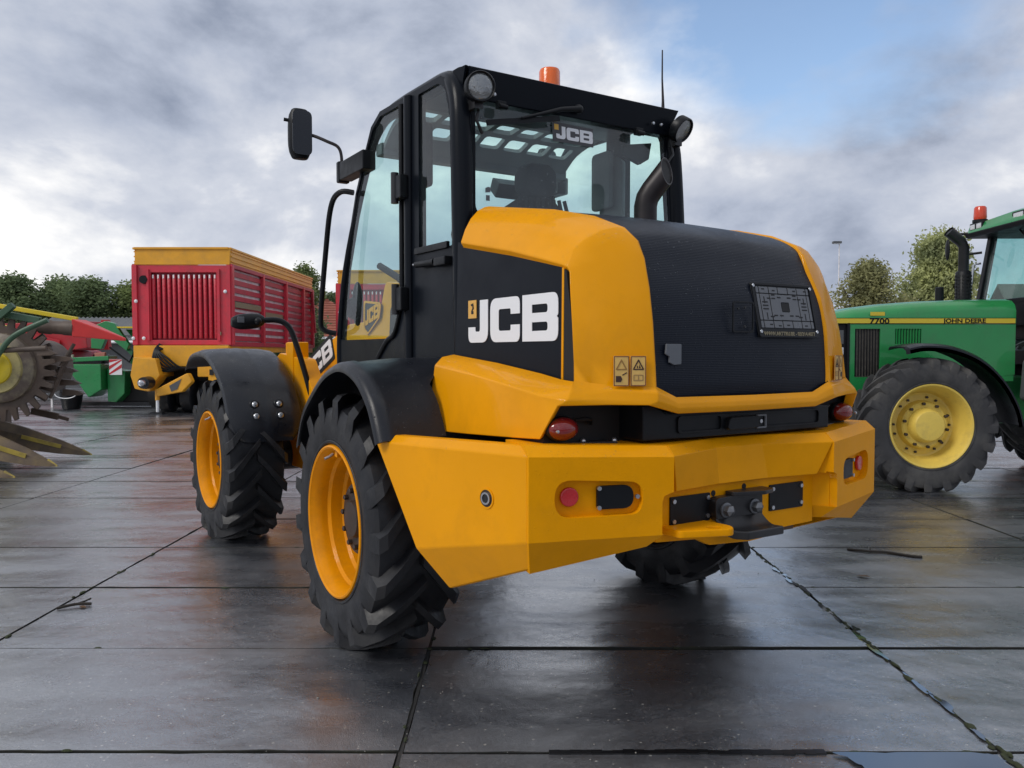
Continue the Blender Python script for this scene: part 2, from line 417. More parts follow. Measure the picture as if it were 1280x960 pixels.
# ------------------------------------------------------------------ the yard
def concrete_mat():
    m = bpy.data.materials.new('wet concrete'); m.use_nodes = True
    N, L = m.node_tree.nodes, m.node_tree.links; b = N['Principled BSDF']
    g = N.new('ShaderNodeNewGeometry'); oi = N.new('ShaderNodeObjectInfo')
    def nz(scale, detail=5, rg=0.55, src=None, dist=0.0):
        n = N.new('ShaderNodeTexNoise'); n.inputs['Scale'].default_value = scale; n.inputs['Detail'].default_value = detail
        n.inputs['Roughness'].default_value = rg; n.inputs['Distortion'].default_value = dist
        L.new(src or g.outputs['Position'], n.inputs[0]); return n.outputs['Fac']
    def mth(op, a, c, d=None):
        n = N.new('ShaderNodeMath'); n.operation = op
        for i, x in enumerate((a, c, d)):
            if x is None: continue
            if isinstance(x, (int, float)): n.inputs[i].default_value = x
            else: L.new(x, n.inputs[i])
        return n.outputs[0]
    mp = N.new('ShaderNodeMapping'); mp.inputs['Scale'].default_value = (0.45, 1.5, 1); L.new(g.outputs['Position'], mp.inputs[0])
    streak = nz(1.3, 6, 0.6, mp.outputs[0], 0.4)
    blot = nz(0.75, 6, 0.6, dist=0.3)
    wet = ramp(mth('ADD', mth('MULTIPLY', streak, 0.5), mth('MULTIPLY', blot, 0.5)), [(0.40, (0, 0, 0)), (0.58, (1, 1, 1))], N, L)
    fine = nz(75, 5, 0.75)
    mid = nz(5.5, 6, 0.65)
    base = ramp(mth('ADD', mth('MULTIPLY', fine, 0.68), mth('MULTIPLY', mid, 0.32)), [(0.37, (0.016, 0.018, 0.023)), (0.48, (0.056, 0.062, 0.075)), (0.56, (0.085, 0.091, 0.104)), (0.68, (0.24, 0.24, 0.24))], N, L)
    # the tone of each slab
    ton = ramp(oi.outputs['Random'], [(0.0, (0.74, 0.75, 0.77)), (1.0, (1.22, 1.21, 1.19))], N, L)
    mx = N.new('ShaderNodeMixRGB'); mx.blend_type = 'MULTIPLY'; mx.inputs[0].default_value = 1.0; L.new(base, mx.inputs[1]); L.new(ton, mx.inputs[2])
    wd = N.new('ShaderNodeMixRGB'); wd.blend_type = 'MULTIPLY'; L.new(wet, wd.inputs[0]); L.new(mx.outputs[0], wd.inputs[1]); wd.inputs[2].default_value = (0.60, 0.61, 0.64, 1)
    # brown film
    br = N.new('ShaderNodeMixRGB'); L.new(ramp(nz(0.5, 6, 0.6), [(0.52, (0, 0, 0)), (0.74, (0.16, 0.16, 0.16))], N, L), br.inputs[0]); L.new(wd.outputs[0], br.inputs[1]); br.inputs[2].default_value = (0.085, 0.074, 0.058, 1)
    # pale aggregate showing in the worn surface
    vo = N.new('ShaderNodeTexVoronoi'); vo.inputs['Scale'].default_value = 48; L.new(g.outputs['Position'], vo.inputs[0])
    sc_ = N.new('ShaderNodeSeparateColor'); L.new(vo.outputs['Color'], sc_.inputs[0])
    st = mth('MULTIPLY', mth('LESS_THAN', vo.outputs['Distance'], mth('MULTIPLY', sc_.outputs[1], .28)), mth('GREATER_THAN', mth('MULTIPLY', sc_.outputs[0], mth('ADD', mth('MULTIPLY', blot, 1.4), mth('MULTIPLY', mid, .6))), 0.74))
    ag = N.new('ShaderNodeMixRGB'); L.new(st, ag.inputs[0]); L.new(br.outputs[0], ag.inputs[1]); ag.inputs[2].default_value = (0.36, 0.35, 0.32, 1)
    L.new(ag.outputs[0], b.inputs['Base Color'])
    rg = ramp(mth('ADD', mth('MULTIPLY', wet, 0.72), mth('MULTIPLY', mid, 0.28)), [(0.1, (0.44,) * 3), (0.5, (0.33,) * 3), (0.95, (0.22,) * 3)], N, L)
    L.new(rg, b.inputs['Roughness'])
    b.inputs['IOR'].default_value = 2.6
    L.new(ramp(wet, [(0.0, (0.85,) * 3), (1.0, (1.0,) * 3)], N, L), b.inputs['Coat Weight']); L.new(ramp(mth('ADD', mth('MULTIPLY', wet, .6), mth('MULTIPLY', mid, .4)), [(0.22, (0.38,) * 3), (0.70, (0.20,) * 3)], N, L), b.inputs['Coat Roughness']); b.inputs['Coat IOR'].default_value = 3.1
    pit = ramp(nz(150, 3, 0.6), [(0.32, (0, 0, 0)), (0.5, (1, 1, 1))], N, L)
    hgt = mth('ADD', mth('ADD', mth('MULTIPLY', fine, 0.7), mth('MULTIPLY', pit, 0.45)), mth('MULTIPLY', mid, 1.2))
    # slabs are never quite flat: slow hollows that hold the film of water
    warp = mth('ADD', mth('MULTIPLY', nz(0.9, 2, 0.5, mp.outputs[0]), 1.0), mth('MULTIPLY', nz(2.6, 3, 0.5), 0.35))
    bw = N.new('ShaderNodeBump'); bw.inputs['Strength'].default_value = 1.0; bw.inputs['Distance'].default_value = 0.048; L.new(warp, bw.inputs['Height'])
    bp = N.new('ShaderNodeBump'); bp.inputs['Strength'].default_value = 0.40; bp.inputs['Distance'].default_value = 0.008; L.new(bw.outputs[0], bp.inputs['Normal'])
    bc_ = N.new('ShaderNodeBump'); bc_.inputs['Strength'].default_value = 0.13; bc_.inputs['Distance'].default_value = 0.006; L.new(hgt, bc_.inputs['Height']); L.new(bw.outputs[0], bc_.inputs['Normal']); L.new(bc_.outputs[0], b.inputs['Coat Normal'])
    L.new(hgt, bp.inputs['Height']); L.new(bp.outputs[0], b.inputs['Normal'])
    return m
M['concrete'] = concrete_mat()
M['bed'] = mat('joint dirt', (0.010, 0.010, 0.009), 0.75, var=0.4, vscale=3, bump=0.3, bscale=60, dirt=(0.03, 0.032, 0.014), dscale=1.3, damt=0.8)
M['earth'] = mat('far ground', (0.07, 0.068, 0.06), 0.6, var=0.3, vscale=0.4, bump=0.2, bscale=3)
M['water'] = mat('standing water', (0.02, 0.022, 0.024), 0.06, spec=1.0, coat=1.0, bump=0.02, bscale=5); M['water'].node_tree.nodes['Principled BSDF'].inputs['IOR'].default_value = 1.9
M['moss'] = mat('moss', (0.03, 0.038, 0.015), 0.9, var=0.4, vscale=40, bump=0.5, bscale=90)

MB().add([(-900, -40, -0.06), (900, -40, -0.06), (900, 1400, -0.06), (-900, 1400, -0.06)], [(0, 1, 2, 3)]).build('ground', M['earth'], smooth=0)['kind'] = 'structure'
yard = MB().add([(-46, -6, -0.032), (46, -6, -0.032), (46, 62, -0.032), (-46, 62, -0.032)], [(0, 1, 2, 3)]).build('pavement', M['bed'], smooth=0)
tag(yard, kind='structure')
SW, SD, X0, Y0 = 2.26, 1.055, -0.42, 2.955
def dark_sides(me):
    me.materials.append(M['bed'])
    for p in me.polygons:
        if p.normal.z < .97: p.material_index = 1
    return me
def slab_mesh(k):
    r = random.Random(90 + k)
    hw, hd = SW / 2 - 0.006, SD / 2 - 0.0075
    nx, ny = 22, 10
    ring = [(-hw + 2 * hw * i / nx, -hd) for i in range(nx)] + [(hw, -hd + 2 * hd * i / ny) for i in range(ny)] + [(hw - 2 * hw * i / nx, hd) for i in range(nx)] + [(-hw, hd - 2 * hd * i / ny) for i in range(ny)]
    def jit(s):
        out = []
        for x, y in ring:
            e = abs(r.gauss(0, 0.0022)) + (r.random() < 0.06) * r.uniform(0.004, 0.016) + s
            L = math.hypot(x, y)
            out.append((x - math.copysign(min(e, abs(x)), x) * (abs(x) > hw - 0.001), y - math.copysign(min(e, abs(y)), y) * (abs(y) > hd - 0.001)))
        return out
    o1 = jit(0.0); o2 = [(x * (1 - 0.002 / hw), y * (1 - 0.002 / hd)) for x, y in o1]
    mb = MB().loft([[(x, y, -0.10) for x, y in o1], [(x, y, -0.0035) for x, y in o1], [(x, y, 0.0) for x, y in o2]], True, True)
    return dark_sides(mb.mesh('concrete_slab', M['concrete'], smooth=0))
fill = MB()
for k in range(-18, 20):
    x = X0 + SW * k; z = -0.006 if k in (0,) else -0.010
    fill.box((x, 28, z - .01), (.016, 68, .02))
M['silt'] = mat('joint silt', (0.030, 0.030, 0.030), 0.6, var=0.5, vscale=6, bump=0.4, bscale=50, coords='Object')
tag(fill.build('joint_silt', M['silt'], yard, smooth=0, weld=False), kind='stuff')
SLABS = [slab_mesh(k) for k in range(5)]
far = MB()
for j in range(-4, 52):
    yc = Y0 + SD * (j + 0.5)
    for k in range(-18, 19):
        xc = X0 + SW * (k + 0.5)
        near_view = yc < 14.2 and abs(xc) < 0.70 * yc + 1.9
        if near_view:
            link('concrete_slab', SLABS[rnd.randrange(5)], yard, (xc + rnd.gauss(0, .002), yc + rnd.gauss(0, .0025), rnd.gauss(0, .0026) - 0.001),
                 (rnd.gauss(0, .0011), rnd.gauss(0, .0008), rnd.choice((0, PI)) + rnd.gauss(0, .0012)))
        else:
            z = rnd.gauss(0, .002)
            x, y = SW / 2 - 0.006, SD / 2 - 0.010
            far.add([(xc - x, yc - y, -0.04), (xc + x, yc - y, -0.04), (xc + x, yc + y, -0.04), (xc - x, yc + y, -0.04), (xc - x, yc - y, z), (xc + x, yc - y, z), (xc + x, yc + y, z), (xc - x, yc + y, z)],
                    [(4, 5, 6, 7), (0, 1, 5, 4), (1, 2, 6, 5), (2, 3, 7, 6), (3, 0, 4, 7)])
ff = tag(far.build('slab_field', M['concrete'], yard, smooth=0, weld=False), kind='stuff'); dark_sides(ff.data)
# standing water and moss in the joints by the near right corner
def blob(mb, cx, cy, lx, ly, z, seed, n=26, rot=0.0):
    r = random.Random(seed); pts = []
    for i in range(n):
        a = 2 * PI * i / n; k = 1 + 0.28 * math.sin(3 * a + seed) + r.uniform(-.12, .12)
        x, y = lx * k * math.cos(a), ly * k * math.sin(a)
        pts.append((cx + x * math.cos(rot) - y * math.sin(rot), cy + x * math.sin(rot) + y * math.cos(rot), z))
    mb.add(pts, [tuple(range(n))])
pr = random.Random(8)
pts = [(1.20, 2.944), (1.45, 2.941), (1.62, 2.944), (1.74, 2.940), (1.81, 2.90), (1.79, 2.78), (1.84, 2.66), (1.70, 2.55), (1.45, 2.50), (1.33, 2.56), (1.36, 2.68), (1.27, 2.78), (1.26, 2.87)]
pts = [(p.x + pr.gauss(0, .006), min(2.944, p.y + pr.gauss(0, .006)), .0045) for p in curve_pts([(x, y, 0) for x, y in pts + pts[:1]], 5)[:-1]]
tag(MB().add(pts, [tuple(range(len(pts)))]).build('puddle', M['water'], smooth=0), 'shallow puddle of rain water at the very front edge of the yard beside the joint', 'puddle')
tar = MB()
for i in range(26):
    tar.box((.16 + .04 * i, 2.956 + pr.gauss(0, .002), -.006), (.041, .030 + pr.uniform(-.006, .006), .012))
tag(tar.build('joint_tar', mat('wet bitumen', (.006, .006, .007), .3), yard, smooth=0, weld=False), kind='stuff')
jx = X0 + SW
film = MB()
r_ = random.Random(4)
y = 3.05
while y < 5.6:
    l = r_.uniform(0.06, 0.22)
    if r_.random() < 0.6: blob(film, jx + r_.gauss(0, .012), y + l / 2, l * 0.62, r_.uniform(0.010, 0.022), 0.0035, r_.randrange(99), 18, PI / 2)
    y += l + r_.uniform(0.0, 0.06)
tag(film.build('joint_water', M['water'], yard, smooth=0), kind='stuff')
mo = MB()
for (jx_, ya, yb, n) in ((jx, 2.6, 7.5, 130), (X0, 2.2, 4.4, 12), (X0 - SW, 3.5, 9, 20)):
    for i in range(n):
        yy = r_.uniform(ya, yb); h = r_.uniform(.003, .012)
        mo.ellipsoid((jx_ + r_.gauss(0, .008), yy, -0.002), (r_.uniform(.006, .014), r_.uniform(.01, .04), h), 7, 4, (0, .5))
for i in range(60):   # tufts across the joints
    yy = Y0 + SD * r_.randrange(-1, 6); mo.ellipsoid((r_.uniform(-3, 4), yy + r_.gauss(0, .004), -0.002), (r_.uniform(.01, .035), .007, r_.uniform(.003, .009)), 7, 4, (0, .5))
tag(mo.build('joint_moss', M['moss'], yard, weld=False), kind='stuff')
gm_ = MB(); r2 = random.Random(21)
for i in range(620):      # loose grit on the near slabs
    yy = 2.5 + 6.5 * r2.random() ** 1.6; xx = r2.uniform(-.68, .68) * yy; q = r2.uniform(.0012, .0034) * (2.0 if r2.random() < .05 else 1)
    gm_.ellipsoid((xx, yy, q * .4), (q, q * r2.uniform(.6, 1.3), q * .7), 6, 3)
tag(gm_.build('loose_grit', mat('grit', (.23, .22, .20), .6, var=.6, vscale=2), yard, weld=False), kind='stuff')
M['twig'] = mat('wet twig', (0.02, 0.014, 0.008), 0.6)
M['leaf_dead'] = mat('dead leaf', (0.09, 0.045, 0.015), 0.6, var=0.4, vscale=30)
def twig(pts, r, label):
    mb = MB().tube(curve_pts(pts, 4), r, 6)
    a = Vector(pts[1]); mb.tube([a, a + Vector((.03, .05, .004)), a + Vector((.04, .09, .006))], r * .6, 5)
    tag(mb.build('twig', M['twig']), label, 'twig')
twig([(2.55, 6.03, .008), (2.68, 5.95, .012), (2.80, 5.93, .010), (2.94, 5.82, .008), (3.0, 5.80, .008)], 0.010, 'thin dark twig lying on the slabs between the loader and the green tractor')
twig([(-2.66, 4.62, .008), (-2.58, 4.68, .014), (-2.50, 4.70, .010)], 0.009, 'short dark twig lying in the slab joint in front of the front wheel')
for i, (x, yv, lab) in enumerate([(-2.53, 4.66, 'brown leaf caught beside the short twig in the slab joint'), (2.35, 5.30, 'brown leaf lying on the slab to the right of the mossy joint')]):
    a = r_.uniform(0, 6); s = r_.uniform(.03, .05)
    q = [(0, -1, .0), (.45, -.2, .12), (.35, .5, .1), (0, 1, .02), (-.35, .5, .16), (-.45, -.2, .08)]
    lf = MB().add([(x + s * (u * math.cos(a) - w * math.sin(a)), yv + s * (u * math.sin(a) + w * math.cos(a)), .004 + s * t) for u, w, t in q], [(0, 1, 2, 3), (0, 3, 4, 5)])
    tag(lf.build('fallen_leaf', M['leaf_dead'], smooth=0), lab, 'leaf', 'fallen leaves on the slabs')

# ------------------------------------------------------------------ wheels shared by the machines
def tyre_mesh(name, R, w, rim, material, lugs=22, lug_h=0.042, lug_w=0.058, sweep=0.30, dirn=1, inner_round=0.02):
    """agricultural tyre about the x axis: outer radius R, width w, rim radius; chevron lugs on both halves"""
    h = w / 2; C = R - lug_h
    prof = [(-h * .74, rim - .012), (-h * .90, rim + .012), (-h * .985, rim + (C - rim) * .22), (-h * 1.0, rim + (C - rim) * .45), (-h * .985, rim + (C - rim) * .68), (-h * .955, rim + (C - rim) * .80),
            (-h * .95, rim + (C - rim) * .815), (-h * .90, rim + (C - rim) * .92), (-h * .80, C - .012), (-h * .5, C), (0, C + .004)]
    prof = prof + [(-a, r) for a, r in reversed(prof[:-1])]
    mb = MB().lathe(prof, 96)
    for side in (-1, 1):
        for k in range(lugs):
            th0 = 2 * PI * (k + (0.5 if side > 0 else 0)) / lugs
            rings = []
            #        across(x/h)  radius  half-width  sweep fraction
            for ax, rr, hw_, sw_, top in ((-0.06, C - .01, .72, 1.0, R - .004), (0.22, C - .012, .80, .74, R), (0.55, C - .014, .95, .40, R), (0.84, C - .03, 1.12, .10, R - .006), (0.985, C - .055, 1.18, .0, R - .030), (0.998, C - .085, 1.1, .0, R - .075), (0.985, C - .12, .9, .0, C - .09)):
                th = th0 + dirn * sweep * sw_ / R
                ring = []
                for (f, rad) in ((-1.22, rr), (1.22, rr), (0.86, top), (-0.86, top)):
                    t = th + f * lug_w * hw_ / 2 / R
                    xx = side * ax * h * (1.0 if rad == rr else 1.005)
                    ring.append((xx, -rad * math.sin(t), rad * math.cos(t)))
                rings.append(ring)
            mb.loft(rings, True, True)
    # raised bead and lettering band on the sidewall
    for s in (-1, 1):
        mb.lathe([(s * h * .93, rim + .018), (s * h * .985, rim + .026), (s * h * .99, rim + .036), (s * h * .975, rim + .04)], 72)
    return mb.mesh(name, material, smooth=24, weld=False)
LT = tyre_mesh('tyre', 0.652, 0.45, 0.375, M['rubber'], lugs=17, lug_h=0.054, lug_w=0.074, sweep=0.27, dirn=-1)
def loader_rim():
    # deep dished wheel, outer face towards -x
    p = [(-.175, .392), (-.205, .394), (-.222, .388), (-.226, .380), (-.220, .372), (-.205, .366), (-.185, .352), (-.150, .348), (-.128, .347), (-.112, .334), (-.070, .331), (-.052, .329), (-.036, .316), (.03, .312), (.05, .309), (.066, .296), (.105, .292), (.125, .27), (.13, .15)]
    mb = MB().lathe(p, 72)
    mb.lathe([(.20, .37), (.12, .35), (.10, .30), (.135, .16)], 48)
    mb.box((-.165, .06, .338), (.05, .035, .035))
    return mb.mesh('rim', M['rim_yellow'], smooth=30)
def loader_hub():
    mb = MB().lathe([(.14, .205), (.02, .205), (-.02, .20), (-.075, .195), (-.095, .18), (-.10, .10), (-.125, .09), (-.13, .0)], 40)
    for k in range(10):
        a = 2 * PI * k / 10
        mb.lathe([(-.095, .014), (-.118, .014), (-.122, .008), (-.122, .0)], 6, (0, .145 * math.cos(a), .145 * math.sin(a)))
    return mb.mesh('hub', M['hub'], smooth=30)
def valve_mesh():
    return MB().tube([(-.19, .10, .33), (-.21, .10, .315), (-.235, .10, .305)], .007, 8).mesh('valve', M['bolt'])
LRIM, LHUB, LVALVE = loader_rim(), loader_hub(), valve_mesh()

# ------------------------------------------------------------------ the wheel loader (local x right, y forward, z up; origin under the rear axle)
YAW = math.atan(0.624)
loader = empty('wheel_loader', (0.0858, 4.859, 0), YAW)
tag(loader, 'large yellow and black wheel loader with closed cab, seen from behind, on the wet slabs', 'wheel loader')
PIV = Vector((0, 1.45, 0)); ART = math.radians(2.4)
FRONT = Matrix.Translation(PIV) @ Matrix.Rotation(ART, 4, 'Z') @ Matrix.Translation(-PIV)
def P(mb, name, m, front=False, parent=None, **k):
    if front: mb.xform(FRONT)
    return mb.build(name, M[m] if isinstance(m, str) else m, parent or loader, **k)
def Lwheel(x, y, flip, rot, front=False):
    w = empty('wheel', (0, 0, 0), 0, loader)
    p = Vector((x, y, 0.640)); rz = PI if flip else 0.0
    if front: p = FRONT @ p; rz += ART
    w.location = p; w.rotation_euler = (rot if not flip else -rot, 0, rz)
    w.rotation_mode = 'XYZ'
    for nm, me in (('tyre', LTF if flip else LT), ('rim', LRIM), ('hub', LHUB), ('valve', LVALVE)): link(nm, me, w)
LTF = tyre_mesh('tyre', 0.652, 0.45, 0.375, M['rubber'], lugs=17, lug_h=0.054, lug_w=0.074, sweep=0.27, dirn=1)
Lwheel(-1.055, -.15, False, 0.10); Lwheel(1.055, -.15, True, 0.10)
Lwheel(-1.05, 2.72, False, 0.21, True); Lwheel(1.05, 2.72, True, 0.21, True)

# ---- rear counterweight
def zloft(levels): return MB().loft([[(x, y, z) for x, y in pl] for z, pl in levels], True, True)
def corner(s):
    S, C, W_ = (-1.045, -1.628), (-.486, -1.800), (-.432, -1.69)
    def pl(o, lift=0): return [(S[0] + .02 * o, S[1] + o), (C[0], C[1] + o), (W_[0], W_[1] + .2 * o), (-.432, -1.36), (-.98, -1.36)]
    lo = [(-.93, -1.47), (-.50, -1.715), (-.445, -1.66), (-.445, -1.36), (-.95, -1.36)]
    lv = [(.72, lo), (.772, pl(0)), (1.098, pl(0)), (1.138, pl(.045))]
    mb = zloft(lv)
    return mb if s < 0 else mb.xform(Matrix.Scale(-1, 4, (1, 0, 0)))
# oval pocket cut in each corner block
def pocket_frame(s):
    """unit vectors on the corner face"""
    a, b = Vector((-1.045, -1.628, 0)), Vector((-.486, -1.800, 0))
    d = (b - a).normalized(); n = Vector((d.y, -d.x, 0))
    if n.y > 0: n = -n
    def m(x, z, t):
        q = a + d * x + n * t + Vector((0, 0, z))
        return (q.x if s < 0 else -q.x, q.y, q.z)
    return m
for s in (-1, 1):
    m = pocket_frame(s)
    lf = (a_ := Vector((-1.045, -1.628)), b_ := Vector((-.486, -1.800)))
    LEN = (b_ - a_).length
    base = corner(s)
    # replace the flat corner face by a plate with an opening: block is set back 0.05 behind it
    mb = MB()
    outer = [(0.0, .797), (LEN - .048, .797), (LEN - .048, .925), (LEN - .040, .948), (LEN - .015, .958), (LEN, .962), (LEN, 1.098), (0.0, 1.098)]
    hole = rpoly([(.10, .882, .075), (.455, .882, .055), (.455, 1.008, .06), (.10, 1.028, .075)], 6)
    mb.plate([outer, hole], m, 0.0, -.034)
    # the rest of the block as a loft whose face lies at the back of the pocket
    def inset(pl): 
        d = (b_ - a_).normalized(); n = Vector((d.y, -d.x)); n = n if n.y < 0 else -n
        return [((Vector(p) - n * .034).x, (Vector(p) - n * .034).y) if i < 2 else p for i, p in enumerate(pl)]
    full = [(-1.045, -1.628), (-.528, -1.787), (-.474, -1.69), (-.474, -1.36), (-.98, -1.36)]
    fulu = [(-1.045, -1.628), (-.486, -1.800), (-.432, -1.69), (-.432, -1.36), (-.98, -1.36)]
    top = [(-1.035, -1.583), (-.486, -1.755), (-.432, -1.68), (-.432, -1.36), (-.98, -1.36)]
    lo = [(-.985, -1.545), (-.535, -1.70), (-.474, -1.65), (-.474, -1.36), (-.95, -1.36)]
    sx = 1 if s < 0 else -1
    f3 = lambda pl, z: [(sx * x, y, z) for x, y in pl]
    mb2 = MB().loft([f3(lo, .735), f3(full, .797), f3(full, .7985), f3(inset(full), .799), f3(inset(full), .955), f3(inset(fulu), .9555), f3(inset(fulu), 1.096), f3(fulu, 1.0965), f3(fulu, 1.098), f3(top, 1.138)], True, True)
    o = MB(); o.v, o.f = list(mb2.v), mb2.f
    n0 = len(o.v); o.v += mb.v; o.f += [tuple(i + n0 for i in f) for f in mb.f]
    o.v = [(x, y, z - (.080 * max(0, min(1, (abs(x) - .535) / .45)) if z < .74 else 0) + (.018 * max(0, min(1, (abs(x) - .486) / .56)) if z > 1.05 else 0)) for x, y, z in o.v]
    cw = P(o, 'counterweight_corner', 'yellow_cast', bevel=.006, seg=2, ang=34, smooth=0)
    # sunken cover plate with three screws, round red reflector
    cov = P(MB().prism(rpoly([(.275, .905, .012), (.425, .905, .05), (.425, .995, .05), (.275, .995, .012)]), m, -.032, -.016), 'cover_plate', 'plastic', bevel=.003)
    for x, z in ((.282, .913), (.282, .987), (.438, .950)):
        MB().prism(circ(x, z, .0085, 10), m, -.020, -.008).build('bolt', M['bolt'], cov)
    P(MB().prism(circ(.165, .958, .037, 28), m, -.033, -.016), 'reflector', 'reflector', bevel=.006, seg=3)
    # side plate in front of the corner block
    sp = lambda v, z, inn=0.0: (sx * (-1.040 - .238 * (v + 1.615) + inn), v, z)
    ring = lambda inn: [sp(-.690, 1.100, inn), sp(-.97, .660, inn), sp(-1.07, .495, .085 + inn), sp(-1.565, .680, .070 + inn), sp(-1.612, .794, inn), sp(-1.612, 1.117, inn), sp(-1.585, 1.153, .035 + inn), sp(-.665, 1.130, .035 + inn)]
    a, b2 = ring(0.0), ring(.055)
    side = MB().add(a + b2, [(0, 1, 4, 5), (1, 2, 3, 4), (0, 5, 6, 7), (8, 13, 12, 9), (9, 12, 11, 10), (8, 15, 14, 13), (0, 7, 15, 8), (7, 6, 14, 15), (6, 5, 13, 14), (5, 4, 12, 13), (4, 3, 11, 12), (3, 2, 10, 11), (2, 1, 9, 10), (1, 0, 8, 9)])
    pan = P(side, 'side_panel', 'yellow', bevel=.008, seg=3, ang=20)
    # recessed lock in the side plate
    cx, cz = -1.40, .934
    q = Vector(sp(cx, cz)); nrm = Vector((-sx * .9728, -.2315, 0))
    dv = Vector((-.238 * sx, 1, 0)).normalized()
    mm = lambda x, z, t: tuple(q + dv * x + Vector((0, 0, z)) + nrm * t)
    MB().plate([circ(0, 0, .041, 28), circ(0, 0, .034, 28)], mm, -.01, .004).build('lock_surround', M['yellow'], pan, bevel=.002)
    MB().prism(circ(0, 0, .034, 28), mm, -.01, .0015).build('lock_recess', M['hub'], pan)
    MB().plate([circ(0.0, .0, .025, 24), circ(0, 0, .017, 24)], mm, .0, .010).build('lock_ring', M['bolt'], pan, bevel=.002)
    MB().prism(circ(0, 0, .014, 18), mm, .0, .006).build('lock_barrel', M['gunmetal'], pan)
# upper band with the scoop
top_b = [(-.480, -1.755), (-.137, -1.650), (.137, -1.650), (.480, -1.755), (.47, -1.42), (-.47, -1.42)]
up_b = [(-.484, -1.797), (-.140, -1.688), (.140, -1.688), (.484, -1.797), (.47, -1.42), (-.47, -1.42)]
lo_b = [(-.430, -1.755), (-.150, -1.715), (.150, -1.715), (.430, -1.755), (.42, -1.42), (-.42, -1.42)]
P(zloft([(.952, lo_b), (1.099, up_b), (1.1375, top_b)]), 'counterweight_beam', 'yellow_cast', bevel=.004, seg=2, ang=12, smooth=25)
face = lambda y: (lambda x, z, t: (x, y - t, z))
low_poly = [(-.480, .955), (.480, .955), (.480, .722), (.26, .716), (.17, .686), (.07, .680), (-.18, .694), (-.255, .728), (-.480, .742)]
holes = [circ(-.165, .912, .013, 10), circ(.02, .917, .013, 10), circ(-.165, .768, .013, 10)]
P(MB().prism(low_poly, face(-1.655), .0, .04), 'hitch_plate', 'yellow_cast', bevel=.004)
for hx, hz in ((-.165, .912), (.02, .925), (-.165, .768)): P(MB().prism(circ(hx, hz, .013, 12), face(-1.694), .0, .0025), 'bolt_hole', 'dark')
P(MB().box((0, -1.50, .84), (.80, .28, .22)), 'hitch_backing', 'dark')
P(MB().box((.33, -1.58, .705), (.20, .10, .05)), 'hitch_bracket', mat('brown primer', (.10, .045, .015), .5, var=.3, vscale=9), bevel=.004)
for x0, x1, z0, z1 in ((-.412, -.188, .802, .918), (.178, .402, .800, .916)):
    c = P(MB().prism(rrect(x0, z0, x1, z1, .006), face(-1.695), -.001, .007), 'cover_plate', 'plastic', bevel=.0015)
    for bx, bz in ((x0 + .018, z0 + .016), (x1 - .016, z0 + .022), (x0 + .018, z1 - .018), (x1 - .016, z1 - .018)):
        MB().prism(circ(bx, bz, .009, 10), face(-1.695), .004, .014).build('bolt', M['bolt'], c)
# drawbar hitch: bolted plate, curved tongue, two big bolts, top pin guide
h = empty('tow_hitch', (0, 0, 0), 0, loader)
MB().prism(rpoly([(-.195, .90, .03), (.09, .905, .01), (.09, .80), (-.05, .79), (-.195, .795, .05)]), face(-1.695), .0, .045).build('hitch_body', M['gunmetal'], h, bevel=.006)
rings = []
for t in range(9):
    u = t / 8
    y = -1.735 - .10 * u; z = .800 - .050 * math.sin(min(1, u * 1.6) * PI / 2); w0, w1 = -.195 + .09 * u, .085 + .03 * u
    rings.append([(w0, y, z - .018), (w1, y, z - .018), (w1, y, z + .018), (w0, y, z + .018)])
MB().loft(rings).build('hitch_tongue', M['gunmetal'], h, bevel=.008, seg=3)
MB().prism([(x, y) for x, y in rpoly([(-.10, -1.70), (.13, -1.70), (.13, -1.77, .03), (.05, -1.79, .03), (-.10, -1.75, .03)])], lambda x, y, t: (x, y, t), .900, .918).build('hitch_top_plate', M['gunmetal'], h, bevel=.004)
for bx in (-.137, .035):
    MB().lathe([(-1.735, .032), (-1.746, .032), (-1.748, .026), (-1.748, .02)], 20, (bx, 0, .845), 'y').lathe([(-1.745, .024), (-1.770, .024), (-1.775, .018), (-1.784, 0)], 6, (bx, 0, .845), 'y').build('bolt', M['steel_dark'], h, smooth=20)
# yellow tie-down eye
P(MB().plate([rpoly([(-.455, -1.69), (-.455, -1.80, .03), (-.235, -1.88, .05), (-.20, -1.83, .05), (-.215, -1.69)]), circ(-.285, -1.815, .028, 16)], lambda x, y, t: (x, y, t), .775, .805), 'tie_down_eye', 'yellow_cast', bevel=.006)
# dark underside
P(MB().box((0, -.50, .86), (1.10, 1.70, .40)), 'rear_chassis', 'dark', bevel=.02)
P(MB().tube([(-.88, -.15, .64), (.88, -.15, .64)], .13, 16), 'rear_axle', 'gunmetal')
P(MB().tube([(-.88, 2.72, .64), (.88, 2.72, .64)], .13, 16), 'front_axle', 'gunmetal', True)

